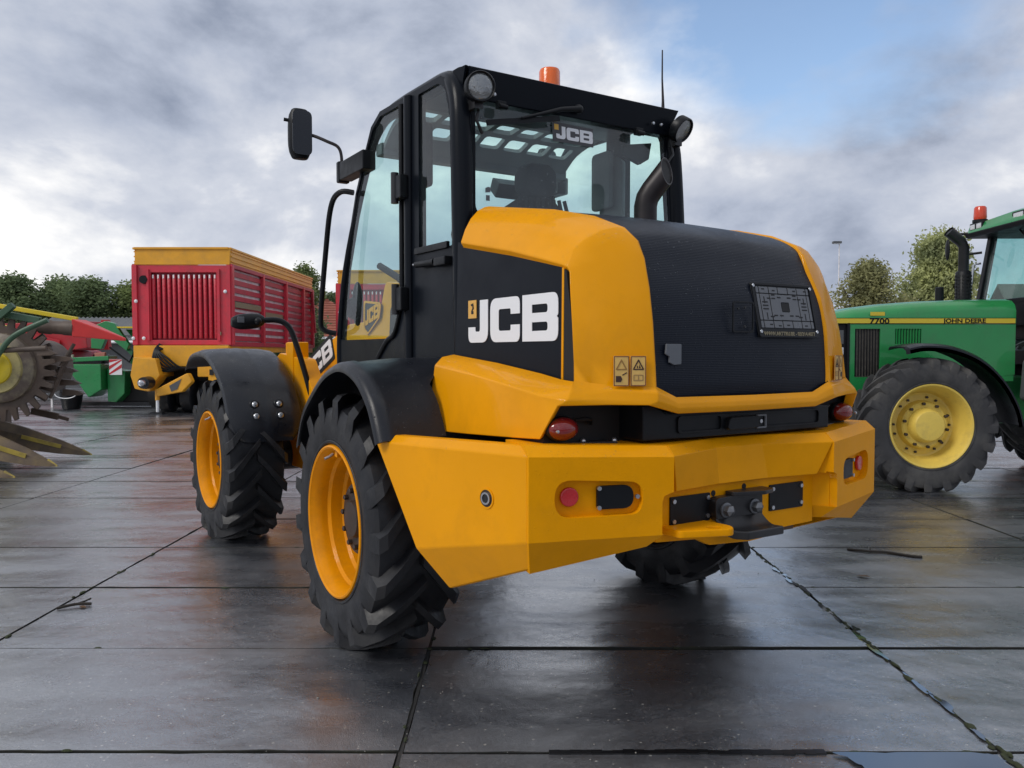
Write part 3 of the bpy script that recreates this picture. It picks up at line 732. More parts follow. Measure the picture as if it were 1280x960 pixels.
# ---- engine hood: yellow shell (one half, mirrored)
def hood():
    q = [(-.605, -.60, 2.232), (-.580, -1.13, 2.140), (-.550, -1.38, 2.078), (-.525, -1.545, 2.010), (-.508, -1.602, 1.955), (-.503, -1.640, 1.880), (-.520, -1.690, 1.754), (-.527, -1.719, 1.620), (-.527, -1.735, 1.450), (-.525, -1.739, 1.366)]
    o = [(-.803, -.66, 2.030), (-.803, -1.10, 1.945), (-.800, -1.36, 1.882), (-.796, -1.485, 1.850), (-.790, -1.512, 1.838), (-.788, -1.522, 1.822), (-.804, -1.549, 1.740), (-.816, -1.577, 1.620), (-.824, -1.600, 1.470), (-.826, -1.605, 1.385)]
    rows = []
    for i in range(10):
        a, b = Vector(o[i]), Vector(q[i])
        w = 1 - max(0, i - 3) / 3.0 if i > 3 else 1.0
        w = max(w, 0.0)
        bul = Vector((-.35, -.10, .8)) * (.050 * w) + Vector((-.25, -.8, 0)) * (.016 * (1 - w)) * (0 if i == 9 else 1)
        r = [a]
        for t in (.2, .42, .66, .86):
            r.append(a.lerp(b, t) + bul * (1 - (2 * t - 1) ** 2) * (1.0))
        r.append(b)
        # lip turned in towards the grille
        n = Vector((.012, .012 if i > 4 else 0.0, -.012 if i < 6 else 0))
        r.append(b + n * 1.0); r.append(b + n + Vector((.0, .05 if i > 4 else .0, -.05 if i < 6 else 0.)))
        rows.append(r)
    k = len(rows[0])
    vs = [p for r in rows for p in r]; fs = []
    for i in range(len(rows) - 1):
        for j in range(k - 1): fs.append((i * k + j, i * k + j + 1, (i + 1) * k + j + 1, (i + 1) * k + j))
    # outer return of the shell (edge towards the black side panel)
    n0 = len(vs); vs += [Vector(p) + Vector((.02, .0, -.03)) for p in o]
    for i in range(9): fs.append((i * k, (i + 1) * k, n0 + i + 1, n0 + i))
    # lower body: belt under the side panel, round the rear corner and under the grille
    Pp = [(-.803, -.575, 1.492), (-.803, -1.0, 1.455), (-.803, -1.35, 1.415), (-.806, -1.50, 1.394), (-.826, -1.605, 1.385), (-.69958, -1.66128, 1.37702), (-.525, -1.739, 1.366), (-.415, -1.734, 1.324), (0, -1.742, 1.322)]
    Pm = [(-.865, -.575, 1.480), (-.868, -1.0, 1.440), (-.870, -1.35, 1.398), (-.868, -1.53, 1.374), (-.842, -1.618, 1.362), (-.705, -1.684, 1.355), (-.530, -1.756, 1.345), (-.418, -1.752, 1.302), (0, -1.760, 1.300)]
    Cq = [(-.905, -.575, 1.440), (-.932, -1.0, 1.405), (-.938, -1.35, 1.362), (-.930, -1.54, 1.335), (-.875, -1.635, 1.322), (-.715, -1.694, 1.318), (-.535, -1.761, 1.312), (-.420, -1.757, 1.280), (0, -1.765, 1.278)]
    Bt = [(-.945, -.575, 1.125), (-.957, -1.0, 1.142), (-.952, -1.36, 1.158), (-.944, -1.552, 1.168), (-.905, -1.618, 1.298), (-.730, -1.690, 1.300), (-.575, -1.752, 1.297), (-.420, -1.750, 1.258), (0, -1.757, 1.256)]
    Bi = [(x * .96, y + .03, z + .006) for x, y, z in Bt]
    R5 = [Pp, Pm, Cq, Bt, Bi]; n0 = len(vs); m = len(Pp)
    for r in R5: vs += [Vector(p) for p in r]
    for a in range(4):
        for j in range(m - 1): fs.append((n0 + a * m + j, n0 + (a + 1) * m + j, n0 + (a + 1) * m + j + 1, n0 + a * m + j + 1))
    # front end cap of the belt
    fs.append(tuple(n0 + a * m for a in range(5)))
    # rear end of the shoulder: plate behind the open edge between (bottom 3) and (bottom 4)
    mb = MB().add(vs, fs)
    return mb
hm = hood(); hm.mirror_x()
P(hm, 'engine_hood', 'yellow', bevel=.010, seg=3, ang=24, smooth=38)
# black grille that runs from the top of the hood down to the bumper, slightly crowned
gp = [(-.605, -.56, 2.236), (-.580, -1.13, 2.130), (-.550, -1.38, 2.068), (-.528, -1.535, 2.000), (-.512, -1.590, 1.945), (-.508, -1.628, 1.872), (-.522, -1.678, 1.752), (-.530, -1.707, 1.620), (-.530, -1.723, 1.450), (-.528, -1.727, 1.366), (-.418, -1.724, 1.325)]
rows = []
cr = [.010, .014, .018, .022, .022, .018, .014, .012, .010, .008, .0]
for i, (x, y, z) in enumerate(gp):
    nz_ = 1.0 if i < 3 else (.6 if i < 6 else 0.0)
    rows.append([(x * (1 - 2 * t), y - cr[i] * (1 - nz_) * 4 * t * (1 - t), z + cr[i] * nz_ * 4 * t * (1 - t)) for t in [j / 10 for j in range(11)]])
fine_rows = []
for i in range(len(rows) - 1):
    for k in range(4 if i > 1 else 1):
        u = k / (4 if i > 1 else 1)
        col = []
        for j in range(11):
            pts = [Vector(rows[max(0, min(len(rows) - 1, i + d))][j]) for d in (-1, 0, 1, 2)]
            p0, p1, p2, p3 = pts
            if i >= len(rows) - 2 or i < 2: col.append(p1.lerp(p2, u))
            else: col.append(0.5 * ((2 * p1) + (p2 - p0) * u + (2 * p0 - 5 * p1 + 4 * p2 - p3) * u * u + (3 * p1 - p0 - 3 * p2 + p3) * u ** 3))
        fine_rows.append(col)
fine_rows.append([Vector(p) for p in rows[-1]])
g = MB().loft(fine_rows, False, False)
P(g, 'rear_grille', 'grille', smooth=60)
# number plate carrier, moulded ribs, four screws and the dealer's line
pl = lambda x, z, t: (.035 + (x - .035) * .92 + .024, -1.722 + (z - 1.60) * .23 - t * .5, z)
pc = empty('number_plate_holder', (0, 0, 0), 0, loader)
MB().prism(rrect(.035, 1.567, .462, 1.806, .012), pl, .0, .014).build('plate_base', M['plastic'], pc, bevel=.003)
MB().plate([rrect(.036, 1.568, .461, 1.805, .012), rrect(.052, 1.600, .445, 1.795, .006)], pl, .013, .024).build('plate_rim', M['plastic'], pc, bevel=.002)
rb = MB()
plm = mat('moulded plate', (.11, .117, .13), .35, rvar=.1, vscale=12)
xs = [.058, .082, .150, .214, .285, .352, .418, .440]
zs = [1.606, 1.640, 1.758, 1.790]
for i in range(len(xs) - 1):
    for j in range(3):
        a, b_, c, d = xs[i] + .003, xs[i + 1] - .003, zs[j] + .002, zs[j + 1] - .002
        if j == 1 and 2 <= i <= 4:
            if i == 3: 
                continue
        rb.prism(rrect(a, c, b_, d, .002, 1), pl, .012, .020)
rb.plate([[(xs[2] + .06, 1.643), (xs[5] - .06, 1.643), (xs[5] - .06, 1.755), (xs[2] + .06, 1.755)], rrect(.222, 1.678, .282, 1.722, .005, 1)], pl, .012, .0195)
MB_ = rb.build('plate_ribs', plm, pc, bevel=.0012, seg=1)
sl = MB()
for sx_ in (0, 1):
    f = (lambda x: x) if sx_ == 0 else (lambda x: .498 - x)
    for z in (1.688, 1.703, 1.718): sl.prism(rrect(min(f(.092), f(.130)), z, max(f(.092), f(.130)), z + .006, .001, 1), pl, .018, .0215)
    for x, z in ((.160, 1.66), (.160, 1.735), (.160, 1.75), (.20, 1.66), (.20, 1.74), (.128, 1.735), (.135, 1.655)): sl.prism(rrect(min(f(x), f(x + .026)), z, max(f(x), f(x + .026)), z + .006, .001, 1), pl, .018, .0215)
    for x, z in ((.105, 1.715), (.11, 1.645)): sl.prism(rrect(min(f(x), f(x + .006)), z, max(f(x), f(x + .006)), z + .030, .001, 1), pl, .018, .0215)
for x, z in ((.10, 1.775), (.12, 1.62), (.172, 1.77), (.24, 1.618), (.32, 1.772), (.37, 1.617), (.40, 1.773), (.18, 1.615)): sl.prism(rrect(x, z, x + .02, z + .006, .001, 1), pl, .018, .0212)
tag(sl.build('plate_slots', M['dark'], pc, weld=False), kind='stuff')
MB().prism(rrect(.226, 1.682, .278, 1.718, .004), pl, .012, .016).build('plate_clip', M['dark'], pc)
for x, z in ((.046, 1.792), (.452, 1.790), (.050, 1.592), (.450, 1.594)): MB().prism(circ(x, z, .008, 12), pl, .020, .029).build('screw', M['bolt'], pc, bevel=.002)
link('dealer_lettering', text_mesh('dealer_lettering', 'WWW.ARTTRU.BE - 03/314.4077', .0235, M['gold'], .0006, .0006), pc, (.086, -1.7405, 1.5755), (PI / 2 - .22, 0, 0))
# flat bracket and blanked mounting on the grille
P(MB().prism(rpoly([(-.47, 1.535), (-.392, 1.535, .006), (-.392, 1.455, .006), (-.43, 1.452), (-.455, 1.462), (-.455, 1.485), (-.475, 1.495)]), face(-1.728), .0, .010), 'latch_bracket', 'grey_vinyl', bevel=.002)
P(MB().plate([rrect(-.105, 1.585, .022, 1.715, .01), rrect(-.098, 1.592, .015, 1.708, .008)], face(-1.7335), .0, .006), 'blank_mounting', 'plastic', bevel=.001)
for x, z, r in ((-.07, 1.685, .005), (-.03, 1.69, .006), (-.03, 1.61, .006)): P(MB().prism(circ(x, z, r, 8), face(-1.733), 0, .005), 'mounting_stud', 'gunmetal')
# black side panels with the maker's logo
for s in (-1, 1):
    sd = lambda y, z, t, s=s: (s * (.788 + t), y, z)
    P(MB().prism([(-.60, 2.040), (-1.490, 1.845), (-1.485, 1.388), (-.575, 1.480)], sd, -.03, .0), 'hood_side_panel', 'black_panel', bevel=.003)
    P(MB().plate([[(-1.483, 1.838), (-1.497, 1.835), (-1.492, 1.388), (-1.478, 1.390)]], sd, -.02, .006), 'panel_edge_strip', 'yellow', bevel=.002)
    P(MB().prism([(-1.499, 1.830), (-1.512, 1.82), (-1.598, 1.385), (-1.497, 1.389)], lambda y, z, t, s=s: (s * (.789 + t + (-.03 if y > -1.5 else .02) * 0), y, z), -.02, .004), 'gap_sliver', 'dark')  # near-black sliver in the gap between side panel and yellow corner
    if s < 0: mp = lambda x, y, t: (-(.789 + t), -.712 - x, 1.548 + y)
    else: mp = lambda x, y, t: (.789 + t, -1.452 + x, 1.548 + y)
    P(logo(MB(), mp, .0, .0025, 0, 0, .197, .895), 'maker_logo', 'white', smooth=0)
    bd = P(MB().prism([(0.0, .115), (.078, .115), (.078, .200), (0, .200)] if s < 0 else [(0.0, .115), (.078, .115), (.078, .200), (0, .200)], mp, .0, .003), 'logo_badge', mat('badge yellow', (.72, .40, .08), .4))
    # small running-figure emblem simplified to its dark strokes
    MB().prism([(.030, .135), (.052, .135), (.052, .148), (.042, .150), (.056, .160), (.050, .186), (.026, .182), (.028, .174), (.042, .172), (.040, .160), (.030, .150)], mp, .002, .004).build('badge_emblem', M['dark'], bd, smooth=0)
# warning stickers on the rear corners
for s in (-1, 1):
    a, b = Vector((-.692, -1.679, 0)), Vector((-.565, -1.731, 0))
    d = (b - a).normalized(); n = Vector((-d.y * -1, d.x * -1, 0)); n = n if n.y < 0 else -n
    def mk(x, z, t, s=s):
        q = a + d * x + n * (t + .004) + Vector((0, 0, z - 0.0)); return (s * -q.x if s > 0 else q.x, q.y, q.z)
    for i, x0 in enumerate((.0, .068)):
        st = P(MB().prism(rrect(x0, 1.372, x0 + .062, 1.488, .003, 2), mk, .0, .003), 'warning_sticker', 'sticker')
        ln = M['sticker_line'] if i == 1 else mat('faded print', (.30, .16, .04), .5)
        f = MB().plate([rrect(x0 + .001, 1.373, x0 + .061, 1.487, .003, 2), rrect(x0 + .0035, 1.3755, x0 + .0585, 1.4845, .002, 2)], mk, .002, .0042)
        f.build('sticker_border', mat('sticker border', (.16, .035, .02), .5), st, smooth=0)
        cx = x0 + .031
        MB().plate([rpoly([(cx - .024, 1.434, .003), (cx + .024, 1.434, .003), (cx, 1.477, .003)], 2), rpoly([(cx - .016, 1.4385), (cx + .016, 1.4385), (cx, 1.467)], 1)], mk, .002, .0044).build('warning_triangle', ln, st, smooth=0)
        if i == 0: MB().prism(rpoly([(cx - .022, 1.388), (cx - .002, 1.388, .004), (cx + .004, 1.398, .006), (cx - .002, 1.411, .004), (cx - .022, 1.411)]), mk, .002, .0044).bar(mk(cx + .004, 1.414, .003), mk(cx + .022, 1.424, .003), .003, .004).build('sticker_symbol', M['sticker_line'], st, smooth=0)
        else:
            MB().prism([(cx - .006, 1.441), (cx - .002, 1.441), (cx - .003, 1.451), (cx - .006, 1.449)], mk, .002, .0044).prism([(cx + .002, 1.441), (cx + .009, 1.441), (cx + .004, 1.455)], mk, .002, .0044).build('sticker_symbol', M['sticker_line'], st, smooth=0)
            MB().plate([rrect(cx - .020, 1.392, cx + .020, 1.416, .002, 1), rrect(cx - .016, 1.396, cx - .002, 1.413, .001, 1), rrect(cx + .002, 1.396, cx + .016, 1.413, .001, 1)], mk, .002, .0044).build('book_symbol', mat('sticker tan', (.36, .22, .08), .5), st, smooth=0)
# black tail between hood and counterweight, boot handle panel, lamps
P(MB().box((0, -1.44, 1.235), (1.84, .20, .195)), 'tail_recess', 'dark')
P(MB().prism(rpoly([(-.545, 1.150, .01), (.60, 1.150, .01), (.60, 1.255), (.50, 1.262), (-.42, 1.256), (-.49, 1.29), (-.545, 1.292)]), face(-1.52), .0, .165), 'tail_panel', 'plastic', bevel=.008)
tp = MB().plate([rrect(-.365, 1.172, .525, 1.243, .02), rrect(-.355, 1.180, -.12, 1.236, .016), rrect(.16, 1.180, .515, 1.236, .016)], face(-1.685), .0, .009)
P(tp, 'tail_panel_moulding', 'plastic', bevel=.003)
P(MB().prism(rpoly([(-.11, 1.175, .02), (.085, 1.178, .01), (.085, 1.230, .01), (-.09, 1.228, .02)]), face(-1.690), .0, .030), 'boot_handle', 'plastic', bevel=.01, seg=3)
P(MB().plate([rrect(.092, 1.172, .152, 1.232, .005), rrect(.099, 1.179, .145, 1.225, .004)], face(-1.690), .0, .012), 'lock_frame', 'grey_vinyl', bevel=.001)
P(MB().prism(circ(.122, 1.202, .009, 12), face(-1.690), .0, .010), 'boot_lock', 'bolt', bevel=.002)
for s in (-1, 1):
    tl = P(MB().ellipsoid((s * .852, -1.572, 1.207), (.068, .045, .045), 28, 12), 'tail_light', 'red_lens', smooth=70)
    MB().ellipsoid((s * .852, -1.562, 1.207), (.074, .035, .050), 28, 10).build('lamp_housing', M['plastic'], tl, smooth=70)
    MB().lathe([(-1.610, .006), (-1.618, .006), (-1.620, .0)], 8, (s * .905, 0, 1.202), 'y').build('lamp_screw', M['bolt'], tl)
    P(MB().prism(rrect(.62, 1.140, .90, 1.150, .002), lambda x, z, t, s=s: (s * x, -1.62 + .10 * (x - .62) / .28 + t, z), .0, .10), 'mounting_strip', 'bolt' if s > 0 else 'gunmetal')
    for k in range(3): P(MB().ellipsoid((s * (.62 + .12 * k), -1.60 + .045 * k, 1.152), (.012, .012, .012), 10, 6), 'strip_bolt', 'bolt')
    P(MB().tube(curve_pts([(s * .775, -1.555, 1.235), (s * .73, -1.58, 1.24), (s * .70, -1.55, 1.22)], 5), .008, 8), 'lamp_cable', 'plastic')

# ---- mudguards
def mudguard(arc, secs, th=.014):
    """arc: (y, z) points; secs: per point list of (x, outward offset)"""
    A = [Vector((0, y, z)) for y, z in arc]; rings = []
    n = len(A)
    for i, p in enumerate(A):
        d = (A[min(i + 1, n - 1)] - A[max(i - 1, 0)]).normalized()
        nn = Vector((0, d.z, -d.y))
        if nn.z < 0 and abs(nn.z) > .3 or (abs(nn.z) <= .3 and nn.dot(p - Vector((0, sum(a.y for a in A) / n, .6))) < 0): nn = -nn
        sc = secs(i / (n - 1)) if callable(secs) else secs
        out = [p + nn * o + Vector((x, 0, 0)) for x, o in sc]
        inn = [p + nn * (o - th) + Vector((x, 0, 0)) for x, o in reversed(sc)]
        rings.append(out + inn)
    return MB().loft(rings, True, True)
def arc2(pts, n=6): return [(p.y, p.z) for p in curve_pts([(0, y, z) for y, z in pts], n)]
for s in (-1, 1):
    arc = arc2([(.435, .97), (.33, 1.15), (.165, 1.275), (-.055, 1.39), (-.29, 1.437), (-.505, 1.39), (-.654, 1.285), (-.725, 1.19), (-.773, 1.10)])
    sec = [(s * 1.285, -.016), (s * 1.280, .004), (s * 1.258, .018), (s * 1.21, .024), (s * 1.195, .018), (s * 1.02, .034), (s * .86, .038), (s * .76, .038)]
    def rs(u, s=s, sec=sec):
        k = max(0, min(1, (u - .58) / .12)); lim = .76 + .20 * k
        return [(s * max(abs(x), lim), o_) for x, o_ in sec]
    mg = P(mudguard(arc, rs), 'rear_mudguard', 'fender', smooth=50)
    arc = arc2([(3.60, 1.37), (3.44, 1.475), (3.16, 1.515), (2.86, 1.50), (2.60, 1.41), (2.36, 1.26), (2.22, 1.09), (2.155, .95), (2.135, .82)])
    def fs(u, s=s):
        k = max(0, (u - .80) / .20); c = .10 * k * k
        c2 = .10 * k * k
        return [(s * (1.255 - c), -.035), (s * (1.245 - c), -.010), (s * (1.19 - c), .012), (s * 1.02, .022), (s * .97, .018), (s * .945, .024), (s * .92, .018), (s * .78, .018), (s * (.70 + c2), .006), (s * (.675 + c2), -.02)]
    mf = P(mudguard(arc, fs), 'front_mudguard', 'fender', True, smooth=45)
    for x in (1.05, .862):
        for z, y in ((1.105, 2.217), (1.018, 2.180)):
            o = MB().ellipsoid((0, 0, 0), (.023, .013, .023), 14, 8).lathe([(-.016, .013), (-.024, .012), (-.024, 0)], 6, (0, 0, 0), 'y')
            o.xform(Matrix.Translation((s * x, y - .026, z)) @ Matrix.Rotation(-.35, 4, 'X')); o.xform(FRONT)
            o.build('bolt', M['bolt'], mf, smooth=50)
            w_ = MB().ellipsoid((0, 0, 0), (.038, .008, .038), 16, 6).xform(Matrix.Translation((s * x, y - .016, z)) @ Matrix.Rotation(-.35, 4, 'X')); w_.xform(FRONT)
            w_.build('washer', M['plastic'], mf, smooth=60)
    P(MB().box((s * .74, 2.28, .98), (.16, .10, .06)).tube([(s * .70, 2.29, .98), (s * .60, 2.5, .9)], .03, 10), 'mudguard_bracket', 'gunmetal', True)

# ---- cab
cab = loader
side_outline = [(-.585, 1.40), (-.540, 2.20), (-.505, 2.70), (-.480, 2.80), (-.425, 2.885), (-.34, 2.925), (.46, 2.945), (.60, 2.885), (.70, 2.76), (.87, 2.52), (1.09, 2.07), (1.195, 1.65), (1.205, 1.40)]
door_open = rpoly([(.115, 1.86, .0), (.215, 1.64, .03), (.36, 1.585, .03), (1.175, 1.585, .02), (1.075, 2.06), (.855, 2.50), (.685, 2.745, .04), (.575, 2.865, .05), (.46, 2.915, .04), (.115, 2.905)], 4)
quar_open = rpoly([(-.075, 2.035, .02), (-.470, 2.045, .02), (-.440, 2.70, .05), (-.385, 2.86, .10), (-.30, 2.895, .05), (-.075, 2.90, .01)], 5)
for s in (-1, 1):
    m = lambda y, z, t, s=s: (s * (.748 - t), y, z)
    P(MB().plate([side_outline, door_open, quar_open], m, .0, .045), 'cab_side', 'black', bevel=.004)
    # rounded rear post that bends into the roof rail and runs down the front
    path = curve_pts([(s * .725, -.565, 1.42), (s * .722, -.535, 2.0), (s * .715, -.505, 2.55), (s * .708, -.482, 2.74), (s * .700, -.42, 2.862), (s * .695, -.32, 2.915), (s * .695, -.1, 2.925), (s * .695, .42, 2.93), (s * .70, .58, 2.875), (s * .71, .69, 2.75), (s * .72, .86, 2.50), (s * .735, 1.08, 2.06), (s * .74, 1.185, 1.65), (s * .74, 1.195, 1.42)], 4)
    n = len(path); rr = [.056 if i < 16 else .056 - .010 * min(1, (i - 16) / 4) if i < 26 else .046 - .022 * min(1, (i - 26) / 8) for i in range(n)]
    P(MB().tube(path, rr, 12), 'cab_post', 'black', smooth=60)
    # door edge post with the two hinges
    P(MB().tube([(s * .752, .045, 1.42), (s * .752, .045, 2.92)], .036, 12, flat=.7), 'door_post', 'black', smooth=60)
    P(MB().tube([(s * .755, .135, 1.86), (s * .755, .135, 2.90)], .016, 8), 'door_seal', 'plastic', smooth=60)
    P(MB().tube(curve_pts([(s * .755, .135, 1.90), (s * .755, .15, 1.78), (s * .755, .24, 1.62), (s * .755, .36, 1.57), (s * .755, .50, 1.47)], 5), .014, 8), 'door_seal', 'plastic', smooth=60)
    for z in (2.42, 1.80):
        hb = P(MB().box((s * .795, .075, z), (.05, .13, .13)), 'door_hinge', 'plastic', bevel=.008)
        MB().tube([(s * .812, .10, z - .085), (s * .812, .10, z + .085)], .022, 10).build('hinge_pin', M['gunmetal'], hb)
    gl = P(MB().prism([(.10, 1.60), (.22, 1.60), (1.20, 1.58), (1.085, 2.07), (.865, 2.51), (.69, 2.76), (.58, 2.88), (.45, 2.92), (.10, 2.91)], m, .012, .018), 'door_glass', 'glass', smooth=0)
    P(MB().prism([(-.06, 2.02), (-.485, 2.03), (-.455, 2.71), (-.39, 2.87), (-.30, 2.905), (-.06, 2.91)], m, .012, .018), 'quarter_glass', 'glass', smooth=0)
    # window stay / quarter handle below the quarter light
    hd = P(MB().tube([(s * .775, -.10, 1.978), (s * .775, -.33, 1.972)], [.018, .022], 10), 'window_catch', 'plastic', smooth=60)
    MB().box((s * .768, -.40, 1.968), (.05, .13, .045)).build('catch_block', M['plastic'], hd, bevel=.008)
    MB().tube([(s * .775, -.06, 1.98), (s * .775, -.11, 1.978)], .007, 8).build('catch_pin', M['bolt'], hd)
    P(MB().bar((s * .752, -.04, 2.055), (s * .752, -.43, 2.052), .02, .035), 'quarter_sill', 'plastic', bevel=.004)
# back wall of the cab with the rear window
rw = rpoly([(-.655, 2.20, .05), (.655, 2.20, .05), (.635, 2.80, .05), (-.635, 2.80, .05)])
bw = lambda x, z, t: (x, -.545 + (z - 2.2) * .06 + t, z)
P(MB().plate([[(-.70, 1.42), (.70, 1.42), (.67, 2.86), (-.67, 2.86)], rw], bw, .0, .045), 'cab_back', 'black', bevel=.004)
P(MB().prism([(-.67, 2.185), (.67, 2.185), (.65, 2.82), (-.65, 2.82)], bw, .006, .012), 'rear_glass', 'glass_rear', smooth=0)
# window decal: grey panel, logo, badge
wm = lambda x, z, t: (-.158 + x, -.5465 + (2.65 + z - 2.2) * .06 - t, 2.645 + z)
dc = P(MB().prism(rrect(-.012, -.012, .262, .092, .004, 2), wm, .001, .0025), 'window_decal', mat('decal backing', (.05, .05, .055), .4), smooth=0)
logo(MB(), wm, .0025, .0035, .012, .006, .068, .86).build('maker_logo', M['white'], dc, smooth=0)
MB().prism([(0, .052), (.028, .052), (.028, .082), (0, .082)], wm, .0025, .0036).build('logo_badge', mat('decal yellow', (.75, .42, .05), .4), dc, smooth=0)
P(MB().prism([(.0, .0), (.03, .004), (.03, .028), (.015, .03), (.0, .022)], lambda x, z, t: (-.60 + x, -.546 + (.05) * .06 - t, 2.31 + z), .001, .002).prism([(.004, -.04), (.026, -.04), (.026, -.012), (.004, -.012)], lambda x, z, t: (-.60 + x, -.546 + .05 * .06 - t, 2.31 + z), .001, .002), 'glass_stamp', 'grey_vinyl', smooth=0)
# roof and rear visor
P(MB().prism(rpoly([(-.44, 2.865), (-.44, 2.955, .02), (.10, 2.965), (.10, 2.885)]), lambda y, z, t: (t, y, z), -.69, .69), 'cab_roof', 'black', bevel=.006)
vz = [(-.700, -.545, 2.925), (.700, -.545, 2.925)]
vis = MB()
A_ = [(-.700, -.555, 2.922), (.700, -.555, 2.922), (.690, -.43, 2.955), (-.690, -.43, 2.955)]
B_ = [(-.655, -.535, 2.770), (.655, -.535, 2.770), (.655, -.47, 2.770), (-.655, -.47, 2.770)]
vis.hexa([B_[0], B_[1], B_[2], B_[3], A_[0], A_[1], A_[2], A_[3]])
P(vis, 'rear_visor', 'black', bevel=.006)
for s in (-1, 1):
    P(MB().hexa([(s * .715, -.548, 2.925), (s * .722, -.43, 2.93), (s * .722, -.42, 2.80), (s * .700, -.47, 2.80), (s * .70, -.548, 2.925), (s * .70, -.43, 2.93), (s * .70, -.42, 2.80), (s * .69, -.47, 2.80)]), 'visor_side', 'black', bevel=.002)
    # work lamps on the rear roof corners
    wlp = empty('work_lamp', (0, 0, 0), 0, loader)
    c = (s * .668, -.60, 2.805)
    tilt = Matrix.Translation(Vector(c)) @ Matrix.Rotation(.62 if s > 0 else .10, 4, 'X') @ Matrix.Rotation(.25 * s, 4, 'Z') @ Matrix.Translation(-Vector(c))
    MB().lathe([(-.575, .045), (-.59, .074), (-.612, .075), (-.640, .075), (-.645, .071), (-.640, .066), (-.628, .064)], 32, (c[0], 0, c[2]), 'y', False).xform(tilt).build('lamp_body', M['plastic'], wlp, smooth=50)
    MB().lathe([(-.548, .02), (-.575, .045)], 20, (c[0], 0, c[2]), 'y', True).xform(tilt).build('lamp_back', M['plastic'], wlp)
    MB().ellipsoid((c[0], -.630, c[2]), (.0655, .012, .0655), 28, 10).xform(tilt).build('lamp_lens', M['lens'], wlp, smooth=70)
    MB().box((c[0], -.57, 2.73), (.05, .06, .05)).tube([(s * .64, -.56, 2.74), (s * .66, -.56, 2.66), (s * .62, -.55, 2.60)], .008, 6).build('lamp_bracket', M['gunmetal'], wlp)
for x in (-.56, .50, .56): P(MB().lathe([(-.560, .009), (-.572, .009), (-.576, 0)], 10, (x, 0, 2.80 if x < 0 else 2.815), 'y'), 'visor_bolt', 'bolt')
for x in (-.52, .39): P(MB().box((x, -.565, 2.752), (.05, .03, .04)).tube([(x - .02, -.58, 2.745), (x + .03, -.58, 2.742)], .014, 8), 'window_stop', 'plastic', bevel=.004)
P(MB().prism(rpoly([(.42, 2.72), (.64, 2.76), (.62, 2.66), (.55, 2.62), (.42, 2.66)]), lambda x, z, t: (x, -.40 + t, z), .0, .03), 'sun_blind', 'plastic', bevel=.006)
# rear wiper
wp = empty('rear_wiper', (0, 0, 0), 0, loader)
MB().tube([(-.03, -.575, 2.812), (-.16, -.585, 2.785), (-.40, -.575, 2.705)], [.016, .013, .007], 8).build('wiper_arm', M['plastic'], wp, smooth=60)
MB().bar((-.16, -.565, 2.742), (-.60, -.560, 2.655), .012, .028).build('wiper_blade', M['plastic'], wp)
MB().ellipsoid((-.03, -.565, 2.812), (.03, .02, .025), 12, 8).build('wiper_pivot', M['plastic'], wp, smooth=60)
# roof beacon and aerial
bc = P(MB().lathe([(3.02, .066), (3.20, .064), (3.215, .058), (3.218, 0)], 32, (.155, -.02, 0), 'z'), 'beacon', 'beacon', smooth=40)
MB().lathe([(2.955, .06), (3.02, .07), (3.03, .07)], 24, (.155, -.02, 0), 'z', True).build('beacon_base', M['plastic'], bc)
MB().lathe([(3.02, .030), (3.12, .030), (3.16, .02), (3.165, 0)], 16, (.155, -.02, 0), 'z').build('beacon_bulb', M['orange_lens'], bc)
an = P(MB().tube([(.662, -.47, 2.93), (.662, -.47, 2.99), (.650, -.475, 3.12), (.645, -.48, 3.285)], [.011, .008, .005, .0038], 8), 'aerial', 'exhaust', smooth=60)
# front: windscreen, header with the row of roof lights, dashboard
fr = curve_pts([(0, .10, 2.925), (0, .26, 2.915), (0, .44, 2.87), (0, .58, 2.775)], 6)
seglen = [0.0]
for i in range(1, len(fr)): seglen.append(seglen[-1] + (fr[i] - fr[i - 1]).length)
TOT = seglen[-1]
def roofmap(x, s_, t):
    s_ = max(0, min(TOT, s_))
    for i in range(1, len(fr)):
        if s_ <= seglen[i] + 1e-9:
            u = (s_ - seglen[i - 1]) / (seglen[i] - seglen[i - 1]); p = fr[i - 1].lerp(fr[i], u); d = (fr[i] - fr[i - 1]).normalized(); break
    nn = Vector((0, -d.z, d.y))
    q = p - nn * t
    return (x, q.y, q.z)
hl = []
for k in range(7):
    xc = -.54 + .18 * k
    for s0, s1 in ((.07, .20), (.255, .385)): hl.append(rpoly([(xc - .072, s0, .025), (xc + .072, s0, .025), (xc + .072, s1, .025), (xc - .072, s1, .025)], 2))
outer = [(-.68, .0)] + [(-.68, TOT * i / 8) for i in range(1, 9)] + [(.68, TOT)] + [(.68, TOT * i / 8) for i in range(7, -1, -1)]
P(MB().plate([outer] + hl, roofmap, .0, .03), 'roof_guard', 'interior', smooth=30)
P(MB().loft([[roofmap(x, TOT * i / 8, -.03) for x in (-.69, .69)] + [roofmap(x, TOT * i / 8, -.024) for x in (.69, -.69)] for i in range(9)], True, True), 'roof_glass', 'glass', smooth=0)
P(MB().box((0, .60, 2.755), (1.40, .09, .075)), 'windscreen_header', 'interior', bevel=.01)
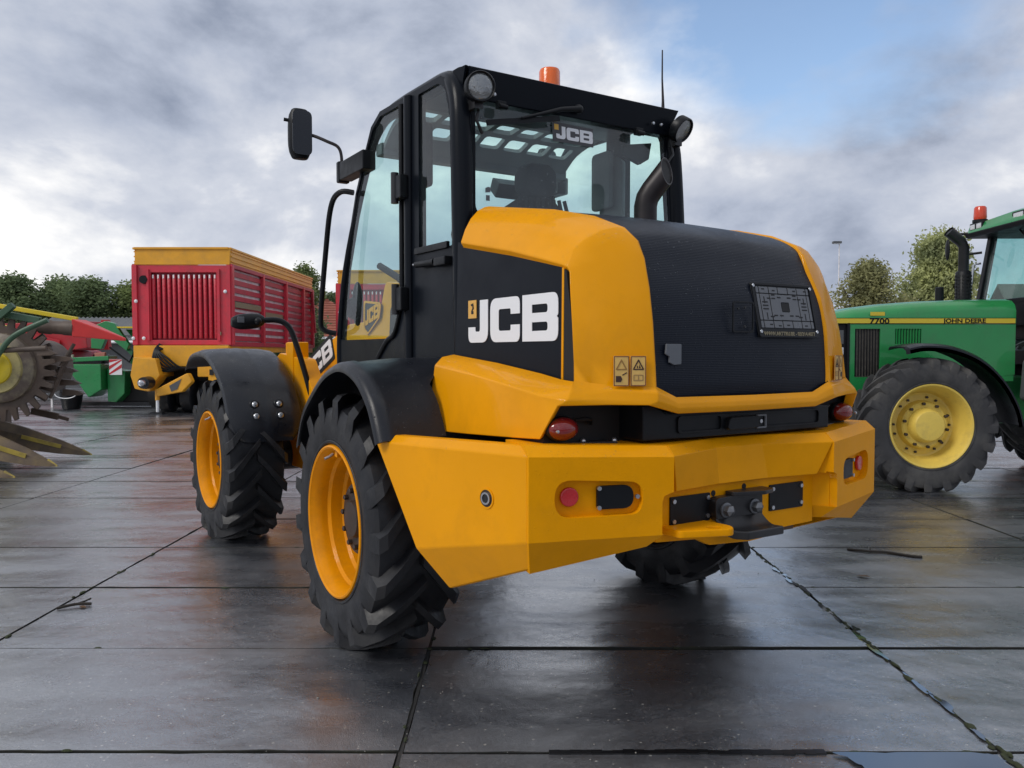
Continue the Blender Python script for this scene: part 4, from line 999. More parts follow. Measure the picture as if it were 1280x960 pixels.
P(MB().loft([[(-.70, .63, 2.74), (.70, .63, 2.74), (.70, .636, 2.744), (-.70, .636, 2.744)], [(-.70, .86, 2.49), (.70, .86, 2.49), (.70, .866, 2.494), (-.70, .866, 2.494)], [(-.71, 1.08, 2.05), (.71, 1.08, 2.05), (.71, 1.087, 2.05), (-.71, 1.087, 2.05)], [(-.72, 1.19, 1.50), (.72, 1.19, 1.50), (.72, 1.197, 1.50), (-.72, 1.197, 1.50)]], True, True), 'windscreen', 'glass', smooth=0)
P(MB().box((0, 1.13, 1.46), (1.44, .14, .14)), 'cab_front_sill', 'black', bevel=.02)
P(MB().box((0, .30, 1.30), (1.46, 1.78, .24)), 'cab_floor', 'plastic', bevel=.02)
P(MB().prism([(.66, 2.66), (.76, 2.72), (.80, 2.64), (.72, 2.57)], lambda y, z, t: (.35 + t, y, z), -.14, .14), 'interior_mirror', 'plastic', bevel=.01)
P(MB().prism(rpoly([(-.08, 1.5), (.10, 1.5), (.12, 2.0), (.16, 2.20), (.13, 2.72, .05), (.02, 2.78, .05), (-.09, 2.72, .04), (-.08, 2.0)]), lambda y, z, t: (.70 - t, y, z), .0, .03), 'post_trim', 'interior', bevel=.008)
P(MB().prism(rpoly([(-.02, 2.43, .03), (.17, 2.43, .03), (.17, 2.80, .04), (-.02, 2.80, .04)]), lambda y, z, t: (.66 - t, y, z), .0, .04), 'speaker_panel', 'interior', bevel=.01)
P(MB().prism(rpoly([(.02, 2.44, .03), (.20, 2.44, .03), (.20, 2.80, .04), (.02, 2.80, .04)]), lambda y, z, t: (-.66 + t, y, z), .0, .05), 'speaker_panel', 'plastic', bevel=.01)
ds = empty('dashboard', (0, 0, 0), 0, loader)
MB().prism(rpoly([(.62, 1.42), (1.14, 1.42), (1.10, 1.80), (.98, 1.93, .06), (.74, 1.86, .06)]), lambda y, z, t: (t, y, z), -.42, .42).build('console', M['plastic'], ds, bevel=.02)
MB().ellipsoid((-.66, 1.075, 1.83), (.035, .055, .15), 18, 10).build('instrument_pod', M['plastic'], ds, smooth=60)
sw = MB()
ring = [(-.12 + .19 * math.cos(2 * PI * i / 28), .62 + .19 * math.sin(2 * PI * i / 28) * .85, 2.00 + .19 * math.sin(2 * PI * i / 28) * .52) for i in range(29)]
sw.tube(ring, .017, 8, False); sw.tube([(-.12, .62, 2.0), (-.12, .80, 1.75)], .03, 10); sw.bar((-.30, .62, 2.0), (.06, .62, 2.0), .05, .02)
P(sw, 'steering_wheel', 'plastic', smooth=60)
P(MB().tube([(-.55, .95, 2.08), (-.52, .70, 1.98), (-.50, .45, 1.84)], .024, 8).tube([(-.50, .45, 1.84), (-.45, .30, 1.98)], .02, 8), 'control_arm', 'plastic')
P(MB().lathe([(-.03, .06), (.0, .075), (.03, .08)], 24, (-.69, 1.09, 1.80), 'x').lathe([(-.01, .045), (.0, .045)], 20, (-.70, 1.09, 1.80), 'x', True), 'air_vent', 'plastic')
st = empty('driver_seat', (.06, .02, 0), 0, loader)
def pad(w, prof, nm):
    rings = []
    for k in range(9):
        u = -1 + 2 * k / 8; e = (1 - abs(u) ** 3 * .16)
        rings.append([(u * w / 2, (y - prof[0][0]) * e + prof[0][0], z - abs(u) ** 3 * .02) for y, z in prof])
    MB().loft(rings, True, True).build(nm, M['seat'], st, smooth=60)
pad(.52, [(.10, 1.74), (.52, 1.76), (.56, 1.83), (.50, 1.88), (.10, 1.86)], 'seat_cushion')
rings = []
for k in range(11):
    u = k / 10; z = 1.80 + .62 * u; w = .27 - .07 * u ** 2 - (.08 if u > .95 else 0); y = .10 - .12 * u
    rings.append([(-w, y + .03, z), (-w * .8, y - .07, z), (w * .8, y - .07, z), (w, y + .03, z), (w * .8, y + .06, z), (-w * .8, y + .06, z)])
MB().loft(rings).build('seat_backrest', M['seat'], st, bevel=.02, smooth=50)
rings = []
for k in range(9):
    u = k / 8; a = PI * u; w = .145 * (1 - .45 * abs(2 * u - 1) ** 3); z = 2.43 + .20 * u; y = -.02 - .02 * u
    rings.append([(-w, y + .01, z), (-w * .8, y - .06, z), (w * .8, y - .06, z), (w, y + .01, z), (w * .8, y + .05, z), (-w * .8, y + .05, z)])
MB().loft(rings).build('headrest', M['seat'], st, bevel=.015, smooth=50)
rib = MB()
for k in range(9): rib.tube(curve_pts([(-.22 + .055 * k, -.07 - .002 * k, 1.95), (-.20 + .05 * k, -.13, 2.2), (-.16 + .04 * k, -.105, 2.42)], 4), .012, 6)
rib.build('seat_ribs', M['seat'], st, smooth=60)
P(MB().ellipsoid((-.32, .25, 2.22), (.055, .05, .06), 14, 8).tube([(-.32, .25, 1.8), (-.32, .25, 2.2)], .025, 8), 'joystick', 'plastic', smooth=60)
# exhaust stack: upright pipe, slanted open end
exm = MB().tube([(.275, -.76, 2.08), (.275, -.76, 2.29), (.281, -.768, 2.335), (.298, -.787, 2.375), (.355, -.84, 2.475)], .062, 28, False)
e_d = Vector((.057, -.053, .10)).normalized(); e_c = Vector((.355, -.84, 2.475)); e_f = Vector((.25, -.97, 0)).normalized()
for i in range(len(exm.v) - 28, len(exm.v)):      # mitred mouth, cut facing the rear
    q = Vector(exm.v[i]); exm.v[i] = tuple(q - e_d * (q - e_c).dot(e_f) * 1.1)
mouth = [Vector(q) for q in exm.v[-28:]]
ex = P(exm, 'exhaust_pipe', 'exhaust', smooth=50)
cm = sum(mouth, Vector()) / 28
bore = MB().loft([[cm + (q - cm) * .995 for q in mouth], [cm + (q - cm) * .90 for q in mouth], [cm + (q - cm) * .88 - e_d * .012 for q in mouth]], True, False)
bore.build('pipe_lip', M['exhaust'], ex, smooth=50)
MB().add([cm + (q - cm) * .89 - e_d * .010 for q in mouth], [tuple(range(28))]).build('exhaust_bore', M['dark'], ex, smooth=0)
P(MB().prism(rrect(.20, -.90, .46, -.62, .03), lambda x, y, t: (x, y, 2.115 - (y + .62) * -.0 + t + (y + .76) * .19), .0, .018), 'exhaust_collar', 'black', bevel=.004)
# grab rail along the front post, mirror brackets and mirrors
for s in (-1, 1):
    P(MB().tube(curve_pts([(s * .76, .87, 2.53), (s * .83, .93, 2.535), (s * .86, 1.02, 2.45), (s * .865, 1.12, 2.15), (s * .87, 1.21, 1.75), (s * .85, 1.22, 1.66), (s * .77, 1.19, 1.63)], 6), .018, 10), 'grab_rail', 'plastic', smooth=60)
    mr = empty('cab_mirror', (0, 0, 0), 0, loader)
    MB().box((s * .74, .86, 2.70), (.09, .42, .12)).box((s * .75, 1.09, 2.70), (.08, .05, .14)).build('mirror_bracket', M['plastic'], mr, bevel=.010)
    MB().tube(curve_pts([(s * .76, 1.10, 2.70), (s * .755, 1.10, 2.80), (s * .775, 1.11, 2.87), (s * .84, 1.14, 2.905), (s * .91, 1.2, 2.945), (s * .97, 1.24, 2.96)], 5), .011, 8).build('mirror_arm', M['exhaust'], mr, smooth=60)
    hd = MB()
    rings = []
    for k in range(9):
        u = -1 + k / 4; e = (1 - abs(u) ** 4 * .35)
        rings.append([(s * (.99 + .078 * e * math.cos(2 * PI * j / 20) * (abs(math.cos(2 * PI * j / 20)) ** -.35 if abs(math.cos(2 * PI * j / 20)) > .01 else 0)), 1.25 + .055 * e * math.sin(2 * PI * j / 20), 2.955 + .165 * u) for j in range(20)])
    hd.loft(rings).build('mirror_head', M['plastic'], mr, bevel=.012, seg=3, smooth=60)
    MB().plate([rrect(.925, 2.81, 1.055, 3.10, .04)], lambda x, z, t: (s * x, 1.193 - t, z), .0, .004).build('mirror_glass', M['mirror_glass'], mr)
    MB().tube([(s * 1.05, 1.26, 3.04), (s * 1.09, 1.27, 3.045)], .012, 8).build('mirror_stud', M['plastic'], mr)
# low mirror on a bent tube by the front mudguard
lm = empty('low_mirror', (0, 0, 0), 0, loader)
MB().tube(curve_pts([(-.60, 2.16, 1.02), (-.66, 2.2, 1.30), (-.725, 2.24, 1.56), (-.775, 2.26, 1.70), (-.85, 2.28, 1.755), (-.96, 2.30, 1.755), (-1.0, 2.30, 1.74)], 5), .022, 10).build('mirror_arm', M['plastic'], lm, smooth=60)
rings = []
for k in range(9):
    u = -1 + k / 4; e = (1 - abs(u) ** 3 * .45)
    rings.append([(-1.085 + .125 * u, 2.31 + .055 * e * math.cos(2 * PI * j / 16), 1.745 + .062 * e * math.sin(2 * PI * j / 16) + .01 * u) for j in range(16)])
MB().loft(rings).build('mirror_head', M['plastic'], lm, bevel=.008, smooth=60)
MB().ellipsoid((-1.02, 2.26, 1.745), (.03, .03, .03), 12, 8).build('mirror_joint', M['plastic'], lm, smooth=60)
MB().box((-1.15, 2.255, 1.755), (.05, .012, .045)).build('mirror_label', M['grey_vinyl'], lm, bevel=.003)

# ---- front frame and lifting arm
P(MB().prism(rpoly([(1.9, .55), (3.4, .55), (3.6, .9), (3.5, 1.25), (2.9, 1.5, .1), (2.35, 1.45, .1), (1.95, 1.0)]), lambda y, z, t: (t, y, z), -.62, -.50), 'front_frame', 'yellow', True, bevel=.01)
P(MB().prism(rpoly([(1.9, .55), (3.4, .55), (3.6, .9), (3.5, 1.25), (2.9, 1.5, .1), (2.35, 1.45, .1), (1.95, 1.0)]), lambda y, z, t: (t, y, z), .50, .62), 'front_frame', 'yellow', True, bevel=.01)
P(MB().box((0, 1.55, .85), (.5, 1.0, .5)), 'pivot_joint', 'dark', True, bevel=.02)
P(MB().box((-.40, 2.0, .78), (.30, .30, .10)), 'frame_step', mat('orange primer', (.35, .10, .01), .5), True, bevel=.01)
P(MB().box((-.56, 2.62, 1.42), (.14, .16, .34)).box((-.50, 2.86, 1.43), (.12, .14, .32)), 'arm_tower', 'yellow', True, bevel=.012)
P(MB().tube(curve_pts([(-.58, 2.70, 1.58), (-.60, 2.60, 1.45), (-.55, 2.58, 1.30), (-.5, 2.6, 1.1)], 5), .014, 8), 'hydraulic_hose', 'plastic', True)
bm_ = empty('lifting_arm', (0, 0, 0), 0, loader)
armm = lambda t0, t1: None
ap = rpoly([(1.46, 2.02, .05), (1.68, 2.05, .08), (1.80, 1.76, .08), (2.40, 1.74, .1), (3.35, 1.42, .2), (4.75, .85, .08), (4.70, .42, .05), (4.4, .45), (3.3, 1.08, .2), (2.7, 1.36, .1), (1.52, 1.42, .05)])
o = MB().prism(ap, lambda y, z, t: (t, y, z), -.20, .20); o.xform(FRONT); o.build('arm_box', M['yellow'], bm_, bevel=.015)
# black panel with the maker's name on the arm side
dv = Vector((0, 1, -.40)).normalized(); uv = Vector((0, -dv.z, dv.y))
am = lambda x, y, t: tuple(FRONT @ (Vector((-.20 - t, 3.38, 1.20)) - dv * x + uv * y))
MB().prism(rrect(-.03, -.025, .74, .215, .02), am, .0, .004).build('name_panel', M['plastic'], bm_)
logo(MB(), am, .004, .006, .03, .01, .17, .95).build('maker_logo', M['white'], bm_, smooth=0)
# round-cornered maker's badge on the cab end of the arm
bp_ = lambda x, z, t: (-.225 - t, 2.05 - x, 1.66 + z)
dia = rpoly([(.0, .02, .03), (.08, -.02, .03), (.33, .11, .03), (.36, .20, .03), (.33, .23, .03), (.01, .26, .03)], 3)
bd = MB().prism(dia, bp_, .0, .006).build('arm_badge', M['plastic'], bm_)
MB().plate([dia, [(.18 + (x - .18) * .86, .12 + (y - .12) * .86) for x, y in dia]], bp_, .006, .012).build('badge_border', M['yellow'], bd, smooth=0)
logo(MB(), lambda x, y, t: bp_(x + .04, y + .055 + x * .22, t), .006, .012, 0, 0, .115, .58).build('badge_logo', M['yellow'], bd, smooth=0)
for s in (-1, 1):
    o = MB().tube([(s * .33, 2.1, 1.05), (s * .33, 3.4, .95)], .055, 14); o.xform(FRONT); o.build('lift_cylinder', M['gunmetal'], bm_)

# ---- rain drops standing on the upper surfaces
M['drop'] = glass('rain drop', (.93, .95, .97), 1.5)
def rain(obj_, n, seed, nz=.25, rmin=.0012, rmax=.0034, zone=None):
    r = random.Random(seed); me = obj_.data; me.calc_loop_triangles()
    T_ = [(t, t.area) for t in me.loop_triangles if t.normal.z > nz and t.area > 1e-7 and (zone is None or zone(t.center))]
    if not T_: return
    tot = sum(a for _, a in T_); mb = MB()
    for _ in range(n):
        k = r.random() * tot
        for t, a in T_:
            k -= a
            if k <= 0: break
        p = [me.vertices[i].co for i in t.vertices]; a, b = r.random(), r.random()
        if a + b > 1: a, b = 1 - a, 1 - b
        q = p[0] + (p[1] - p[0]) * a + (p[2] - p[0]) * b; nn = t.normal.copy()
        u = nn.orthogonal().normalized(); w = nn.cross(u); s = r.uniform(rmin, rmax) * (1.6 if r.random() < .08 else 1)
        ring = [q + (u * math.cos(x) + w * math.sin(x)) * s for x in (0, 1.05, 2.09, 3.14, 4.19, 5.24)]
        mid = [q + nn * s * .38 + (u * math.cos(x) + w * math.sin(x)) * s * .68 for x in (0, 1.05, 2.09, 3.14, 4.19, 5.24)]
        mb.add(ring + mid + [q + nn * s * .55], [(i, (i + 1) % 6, 6 + (i + 1) % 6, 6 + i) for i in range(6)] + [(6 + i, 6 + (i + 1) % 6, 12) for i in range(6)])
    o = mb.build('rain_drops', M['drop'], obj_, smooth=80, weld=False); o['kind'] = 'stuff'
for o in list(loader.children):
    nm = o.name.split('.')[0]
    if nm == 'rear_mudguard': rain(o, 700, 1, .3)
    if nm == 'front_mudguard': rain(o, 350, 2, .3)
    if nm == 'engine_hood': rain(o, 1300, 3, .45)
    if nm == 'rear_grille': rain(o, 900, 4, .12, .0013, .0036)
    if nm == 'counterweight_beam' or nm == 'counterweight_corner': rain(o, 260, 5, .2)
    if nm == 'side_panel': rain(o, 120, 6, .2)

# ------------------------------------------------------------------ green tractor, heading to the left of the picture (-x)
M['green'] = mat('green paint', (0.016, 0.23, 0.060), 0.32, coat=0.4, var=0.08, vscale=3, dirt=(.06, .12, .06), dscale=4, damt=.25, rvar=.06)
M['green_old'] = mat('worn green paint', (0.016, 0.16, 0.045), 0.45, var=0.12, vscale=5, dirt=(.08, .09, .06), dscale=5, damt=.45)
M['stripe'] = mat('yellow stripe', (0.62, 0.47, 0.035), 0.45)
M['rim_jd'] = mat('yellow wheel paint', (0.74, 0.54, 0.10), 0.42, var=0.08, vscale=6, dirt=(.30, .22, .08), dscale=6, damt=.4)
M['grey_steel'] = mat('grey painted steel', (0.085, 0.09, 0.095), 0.5, var=0.15, vscale=3)
M['lamp_clear'] = mat('clear lamp', (0.62, 0.63, 0.64), 0.12, metal=0.4, bump=.3, bscale=50)
tractor = empty('tractor', (4.49, 9.6, 0), 0)
tag(tractor, 'green farm tractor with yellow wheel rims and a tall black exhaust beside the cab', 'tractor')
def T(mb, name, m, **k): return mb.build(name, M[m] if isinstance(m, str) else m, tractor, **k)
TT = tyre_mesh('tyre', 0.735, 0.44, 0.435, M['rubber_dusty'], lugs=20, lug_h=0.05, lug_w=0.075, sweep=0.30)
TTF = tyre_mesh('tyre', 0.735, 0.44, 0.435, M['rubber_dusty'], lugs=20, lug_h=0.05, lug_w=0.075, sweep=0.30, dirn=-1)
def t_rim(R=.435, wd=.22):
    # outer face towards -x of the wheel
    p = [(-wd * .70, R + .018), (-wd * .93, R + .022), (-wd * .98, R + .012), (-wd * .96, R), (-wd * .80, R - .022), (-wd * .55, R - .03), (-wd * .40, R - .055), (-wd * .05, R - .065), (wd * .1, R - .085), (wd * .14, R - .11)]
    mb = MB().lathe(p, 72)
    mb.lathe([(wd * .14, R - .10), (wd * .12, R - .145), (wd * .10, R - .165), (-wd * .25, R - .185), (-wd * .30, R - .20), (-wd * .28, R - .26), (-wd * .28, .10)], 60)
    return mb.mesh('rim', M['rim_jd'], smooth=30)
def t_hub(wd=.22):
    mb = MB().lathe([(-wd * .1, .20), (-wd * .45, .185), (-wd * .75, .165), (-wd * .80, .155), (-wd * .82, .12), (-wd * .82, 0)], 40)
    return mb.mesh('hub', M['rim_jd'], smooth=30)
TRIM, THUB = t_rim(), t_hub()
NUT = MB().lathe([(-.066, .017), (-.10, .017), (-.104, .010), (-.104, 0)], 6).mesh('wheel_nut', M['hub'], smooth=20)
NUT2 = MB().lathe([(.028, .014), (.005, .014), (.003, 0)], 6).mesh('rim_bolt', M['hub'], smooth=20)
def t_wheel(x, y, z, face, rot, tyre, rim, hub, nr=.235):
    w = empty('wheel', (x, y, z), PI / 2 * face, tractor); w.rotation_euler = (0, 0, PI / 2 * face)
    inner = w
    link('tyre', tyre, w, rot=(rot, 0, 0)); link('rim', rim, w, rot=(rot, 0, 0)); link('hub', hub, w)
    for k in range(10):
        a = 2 * PI * k / 10 + .2
        link('wheel_nut', NUT, w, (.0, nr * math.cos(a), nr * math.sin(a)))
    for k in range(12):
        a = 2 * PI * k / 12 + .1 + (.09 if k % 2 else -.09)
        link('rim_bolt', NUT2, w, (.0, .305 * math.cos(a), .305 * math.sin(a)))
# wheel local -x must face the camera (-y): rotate +90 deg about z sends -x to -y
t_wheel(-.01, -.88, .715, 1, .05, TTF, TRIM, THUB)
t_wheel(-.01, .88, .715, -1, .05, TT, TRIM, THUB)
# rear wheels (mostly outside the frame)
TR = tyre_mesh('tyre', 0.93, 0.56, 0.50, M['rubber_dusty'], lugs=21, lug_h=0.06, lug_w=0.085, sweep=0.38, dirn=-1)
RR = t_rim(.50, .28); RH = t_hub(.28)
t_wheel(2.78, -.92, .90, 1, .1, TR, RR, RH); t_wheel(2.78, .92, .90, -1, .1, TR, RR, RH)
# bonnet: sections across y along x
sec = []
for x, top, hw_ in ((-.98, 1.80, .30), (-.93, 1.90, .37), (-.80, 1.965, .40), (-.55, 2.02, .41), (-.2, 2.065, .415), (.25, 2.10, .42), (.75, 2.118, .42), (1.28, 2.125, .42)):
    ring = [(x, -hw_, 1.835), (x, -hw_, top - .14), (x, -hw_ + .03, top - .07), (x, -hw_ + .09, top - .025), (x, -hw_ * .5, top), (x, 0, top + .008), (x, hw_ * .5, top), (x, hw_ - .09, top - .025), (x, hw_ - .03, top - .07), (x, hw_, top - .14), (x, hw_, 1.835)]
    ring = [(a, b, max(c, 1.835)) for a, b, c in ring]
    sec.append(ring)
T(MB().loft(sec, True, True), 'bonnet', 'green', smooth=50)
for s in (-1, 1):
    y = s * .42
    m = lambda x, z, t, s=s: (x, s * (.415 + t), z)
    st = T(MB().prism(rrect(-.90, 1.838, 1.272, 1.895, .004), m, -.02, .008), 'bonnet_stripe', 'stripe')
    MB().prism(rrect(-.90, 1.832, 1.272, 1.838, .001, 1), m, -.0, .010).prism(rrect(-.90, 1.895, 1.272, 1.900, .001, 1), m, -.0, .010).build('stripe_edge', M['plastic'], st)
    T(MB().plate([[(-.62, 1.05), (1.28, 1.25), (1.28, 1.828), (-.62, 1.828)], rrect(-.56, 1.22, -.27, 1.775, .01), rrect(-.10, 1.60, .20, 1.775, .01)], m, -.03, .004), 'side_panel', 'green', bevel=.004)
    T(MB().box((-.415, s * .385, 1.49), (.34, .02, .62)), 'grille_screen', mat('dusty screen', (.10, .09, .075), .7, var=.3, vscale=20))
    gb = MB()
    for k in range(9): gb.box((-.545 + .0325 * k, s * .40, 1.50), (.008, .015, .54))
    T(gb, 'grille_bars', 'plastic', weld=False)['kind'] = 'stuff'
    T(MB().box((.05, s * .39, 1.69), (.32, .02, .20)), 'vent_back', 'dark')
    for k in range(9): T(MB().box((-.08 + .0325 * k, s * .408, 1.688), (.012, .02, .175), rz=.5), 'louvre', 'green')
    T(MB().box((-.635, s * .41, 1.44), (.03, .03, .80)), 'panel_joint', 'plastic')
# nose: black grille with headlamps at the corners
T(MB().prism(rpoly([(-.98, 1.15, .03), (-.64, 1.15), (-.64, 1.83), (-.93, 1.83, .06)]), lambda x, z, t: (x, t, z), -.395, .395), 'nose_grille', 'plastic', bevel=.012)
for s in (-1, 1):
    T(MB().box((-.78, s * .395, 1.52), (.20, .02, .085)), 'headlamp', 'lamp_clear', bevel=.006)
    for z in (1.68, 1.35): T(MB().box((-.80, s * .392, z), (.24, .016, .16)), 'nose_insert', 'grey_steel', bevel=.004)
T(MB().box((-.75, 0, .92), (.55, .62, .40)), 'front_weight_frame', 'gunmetal', bevel=.02)
T(MB().box((.9, 0, .95), (2.8, .55, .55)), 'gearbox', 'green_old', bevel=.03)
T(MB().tube([(0, -.75, .70), (0, .75, .70)], .10, 14), 'front_axle', 'green_old')
T(MB().box((.55, 0, 1.30), (1.5, .55, .35)), 'engine_block', 'gunmetal', bevel=.03)
ei = T(MB().box((.80, -.40, 1.30), (.95, .03, .26)), 'engine_panel', 'green', bevel=.01)
# lettering
link('number_lettering', text_mesh('number_lettering', '7700', .085, M['plastic'], .0015, .002, sx=1.35), tractor, (-.40, -.425, 1.835), (PI / 2, 0, 0))
link('maker_lettering', text_mesh('maker_lettering', 'JOHN DEERE', .066, M['plastic'], .0015, .0015, sx=1.28), tractor, (.45, -.425, 1.844), (PI / 2, 0, 0))
T(MB().prism(rrect(-.385, 1.925, -.22, 1.968, .002), lambda x, z, t: (x, -.412 - t, z), .0, .004), 'number_sticker', 'stripe')
# front mudguard
arc = arc2([(-.30, 1.54), (-.10, 1.575), (.20, 1.545), (.50, 1.42), (.74, 1.20), (.90, .93), (.96, .72)])
def tm(sy):
    A = [Vector((x, 0, z)) for x, z in arc]; rings = []
    for i, p in enumerate(A):
        d = (A[min(i + 1, len(A) - 1)] - A[max(i - 1, 0)]).normalized(); nn = Vector((-d.z, 0, d.x))
        if nn.z < 0: nn = -nn
        w0 = .24 - .05 * (i == 0)
        prof = [(-w0, -.04), (-w0, .0), (-w0 + .05, .025), (0, .03), (w0 - .05, .025), (w0, 0)]
        out = [p + nn * o_ + Vector((0, sy * .88 + y, 0)) for y, o_ in prof]; inn = [p + nn * (o_ - .018) + Vector((0, sy * .88 + y, 0)) for y, o_ in reversed(prof)]
        rings.append(out + inn)
    return MB().loft(rings, True, True)
for sy in (-1, 1): T(tm(sy), 'front_mudguard', 'grey_steel' if 0 else 'fender', smooth=45)
T(MB().box((.55, -.75, 1.0), (.30, .06, .10)).tube([(.55, -.75, 1.0), (.10, -.55, 1.0)], .03, 8), 'mudguard_bracket', 'gunmetal', bevel=.005)
# exhaust with perforated guard, upper right corner
exh = T(MB().tube([(1.25, .62, 2.08), (1.25, .62, 2.84), (1.21, .62, 2.91), (1.05, .62, 3.04)], [.062, .062, .066, .070], 16, False).tube([(1.21, .62, 2.91), (1.06, .62, 3.03)], .055, 14), 'exhaust_pipe', 'gunmetal', smooth=50)
MB().lathe([(2.02, .092), (2.52, .092), (2.54, .07)], 20, (1.25, .62, 0), 'z').build('exhaust_guard', M['plastic'], exh, smooth=50)
gd = MB()
for k in range(9):
    for j in range(12):
        a = 2 * PI * j / 12
        gd.box((1.25 + .094 * math.cos(a), .62 + .094 * math.sin(a), 2.12 + .044 * k), (.006, .028, .028), rz=a)
gd.build('guard_holes', M['dark'], exh, weld=False)['kind'] = 'stuff'
T(MB().tube([(.86, .45, 2.10), (.86, .45, 2.32)], .05, 14), 'air_intake', 'plastic', bevel=.01)
# cab
cabx = 1.61
frame = MB()
for y in (-.92, .92):
    frame.bar((cabx - .02, y * .98, 1.85), (cabx + .13, y * .86, 3.14), .085, .09, (1, 0, 0)); frame.bar((cabx + 1.0, y, 1.5), (cabx + 1.0, y * .9, 3.14), .08, .08, (1, 0, 0)); frame.bar((cabx + 1.75, y, 1.8), (cabx + 1.65, y * .9, 3.14), .09, .09, (1, 0, 0))
    frame.bar((cabx + .10, y * .86, 3.12), (cabx + 1.7, y * .9, 3.12), .07, .09)
frame.bar((cabx + .12, -.80, 3.13), (cabx + .12, .80, 3.13), .08, .08); frame.bar((cabx - .02, -.90, 2.13), (cabx - .02, .90, 2.13), .06, .06)
T(frame, 'cab_frame', 'plastic', bevel=.012, weld=False)
T(MB().hexa([(cabx, -.86, 2.16), (cabx, .86, 2.16), (cabx + .006, .86, 2.16), (cabx + .006, -.86, 2.16), (cabx + .115, -.76, 3.10), (cabx + .115, .76, 3.10), (cabx + .121, .76, 3.10), (cabx + .121, -.76, 3.10)]), 'windscreen', 'glass_tractor', smooth=0)
for y in (-1, 1):
    T(MB().hexa([(cabx + .06, y * .905, 1.70), (cabx + .95, y * .925, 1.70), (cabx + .95, y * .93, 1.70), (cabx + .06, y * .91, 1.70), (cabx + .18, y * .80, 3.08), (cabx + .95, y * .835, 3.08), (cabx + .95, y * .84, 3.08), (cabx + .18, y * .805, 3.08)]), 'door_glass', 'glass_tractor', smooth=0)
    T(MB().hexa([(cabx + 1.05, y * .925, 1.95), (cabx + 1.70, y * .925, 1.95), (cabx + 1.70, y * .93, 1.95), (cabx + 1.05, y * .93, 1.95), (cabx + 1.05, y * .835, 3.08), (cabx + 1.62, y * .835, 3.08), (cabx + 1.62, y * .84, 3.08), (cabx + 1.05, y * .84, 3.08)]), 'quarter_glass', 'glass_tractor', smooth=0)
    T(MB().prism([(cabx + 1.0, 1.30), (cabx + 2.2, 1.5), (cabx + 2.25, 1.75), (cabx + 1.9, 1.95), (cabx + 1.2, 1.93), (cabx + 1.0, 1.6)], lambda x, z, t, y=y: (x, y * (.62 + t), z), 0, .55), 'rear_mudguard', 'green', bevel=.03)
T(MB().box((cabx - .02, 0, 1.98), (.05, 1.75, .30)).box((cabx + .9, 0, 1.45), (1.8, 1.72, .18)), 'cab_base', 'plastic', bevel=.02, weld=False)
T(MB().box((cabx + .30, 0, 1.9), (.40, .80, .50)), 'dashboard', 'plastic', bevel=.05)
T(MB().box((cabx + 1.35, 0, 1.95), (.55, .55, .25)).box((cabx + 1.6, 0, 2.35), (.16, .52, .65)), 'driver_seat', 'seat', bevel=.05, weld=False)
T(MB().tube([(cabx + .62 + .20 * math.cos(2 * PI * k / 24) * .8, .20 * math.sin(2 * PI * k / 24), 2.38 + .10 * math.cos(2 * PI * k / 24)) for k in range(25)], .018, 8, False).tube([(cabx + .62, 0, 2.38), (cabx + .4, 0, 2.1)], .03, 8), 'steering_wheel', 'plastic', smooth=60)
rf = []
for x, z0, z1, hw_ in ((cabx - .17, 3.17, 3.21, .90), (cabx - .12, 3.165, 3.30, .98), (cabx + .25, 3.19, 3.42, 1.02), (cabx + .9, 3.20, 3.47, 1.02), (cabx + 1.6, 3.20, 3.45, 1.0), (cabx + 1.85, 3.2, 3.38, .94)):
    rf.append([(x, -hw_, z0), (x, -hw_, z1 - .10), (x, -hw_ + .06, z1 - .02), (x, 0, z1 + .02), (x, hw_ - .06, z1 - .02), (x, hw_, z1 - .10), (x, hw_, z0)])
T(MB().loft(rf), 'cab_roof', 'green', bevel=.015, smooth=50)
T(MB().hexa([(cabx - .165, -.93, 3.115), (cabx - .165, .93, 3.115), (cabx + 1.7, .96, 3.13), (cabx + 1.7, -.96, 3.13), (cabx - .185, -.95, 3.18), (cabx - .185, .95, 3.18), (cabx + 1.8, .99, 3.195), (cabx + 1.8, -.99, 3.195)]), 'roof_lining', 'plastic', bevel=.02)
for y0, y1 in ((.58, .86), (-.52, -.02), (-.90, -.62)):
    lb = T(MB().box((cabx - .135, (y0 + y1) / 2, 3.245), (.05, y1 - y0, .105)), 'lamp_housing', 'plastic', bevel=.01)
    for k in (0, 1):
        w = (y1 - y0) / 2
        MB().box((cabx - .158, y0 + w * (k + .5), 3.245), (.02, w * .72, .07)).build('roof_lamp', M['lamp_clear'], lb, bevel=.01)
bea = T(MB().lathe([(3.42, .072), (3.45, .078), (3.57, .073), (3.59, .06), (3.595, 0)], 24, (cabx - .05, .78, 0), 'z'), 'beacon', mat('red beacon', (.62, .05, .012), .2, coat=.5), smooth=50)
MB().lathe([(3.24, .03), (3.38, .03), (3.385, .09), (3.42, .09)], 18, (cabx - .05, .78, 0), 'z', True).build('beacon_stem', M['plastic'], bea)
T(MB().tube([(cabx + .05, .30, 3.12), (cabx + .02, -.05, 2.85), (cabx + .0, -.35, 2.62)], .012, 6).bar((cabx - .01, -.02, 2.95), (cabx - .02, -.30, 2.72), .02, .03), 'windscreen_wiper', 'plastic', weld=False)
T(MB().tube([(cabx + .05, .80, 3.05), (cabx - .28, 1.02, 3.06), (cabx - .34, 1.04, 3.02)], .016, 8).tube([(cabx, .84, 2.80), (cabx - .20, .95, 2.78)], .016, 8), 'mirror_arm', 'plastic')
T(MB().ellipsoid((cabx - .34, 1.04, 2.86), (.02, .05, .14), 16, 10), 'cab_mirror', 'plastic', smooth=60)
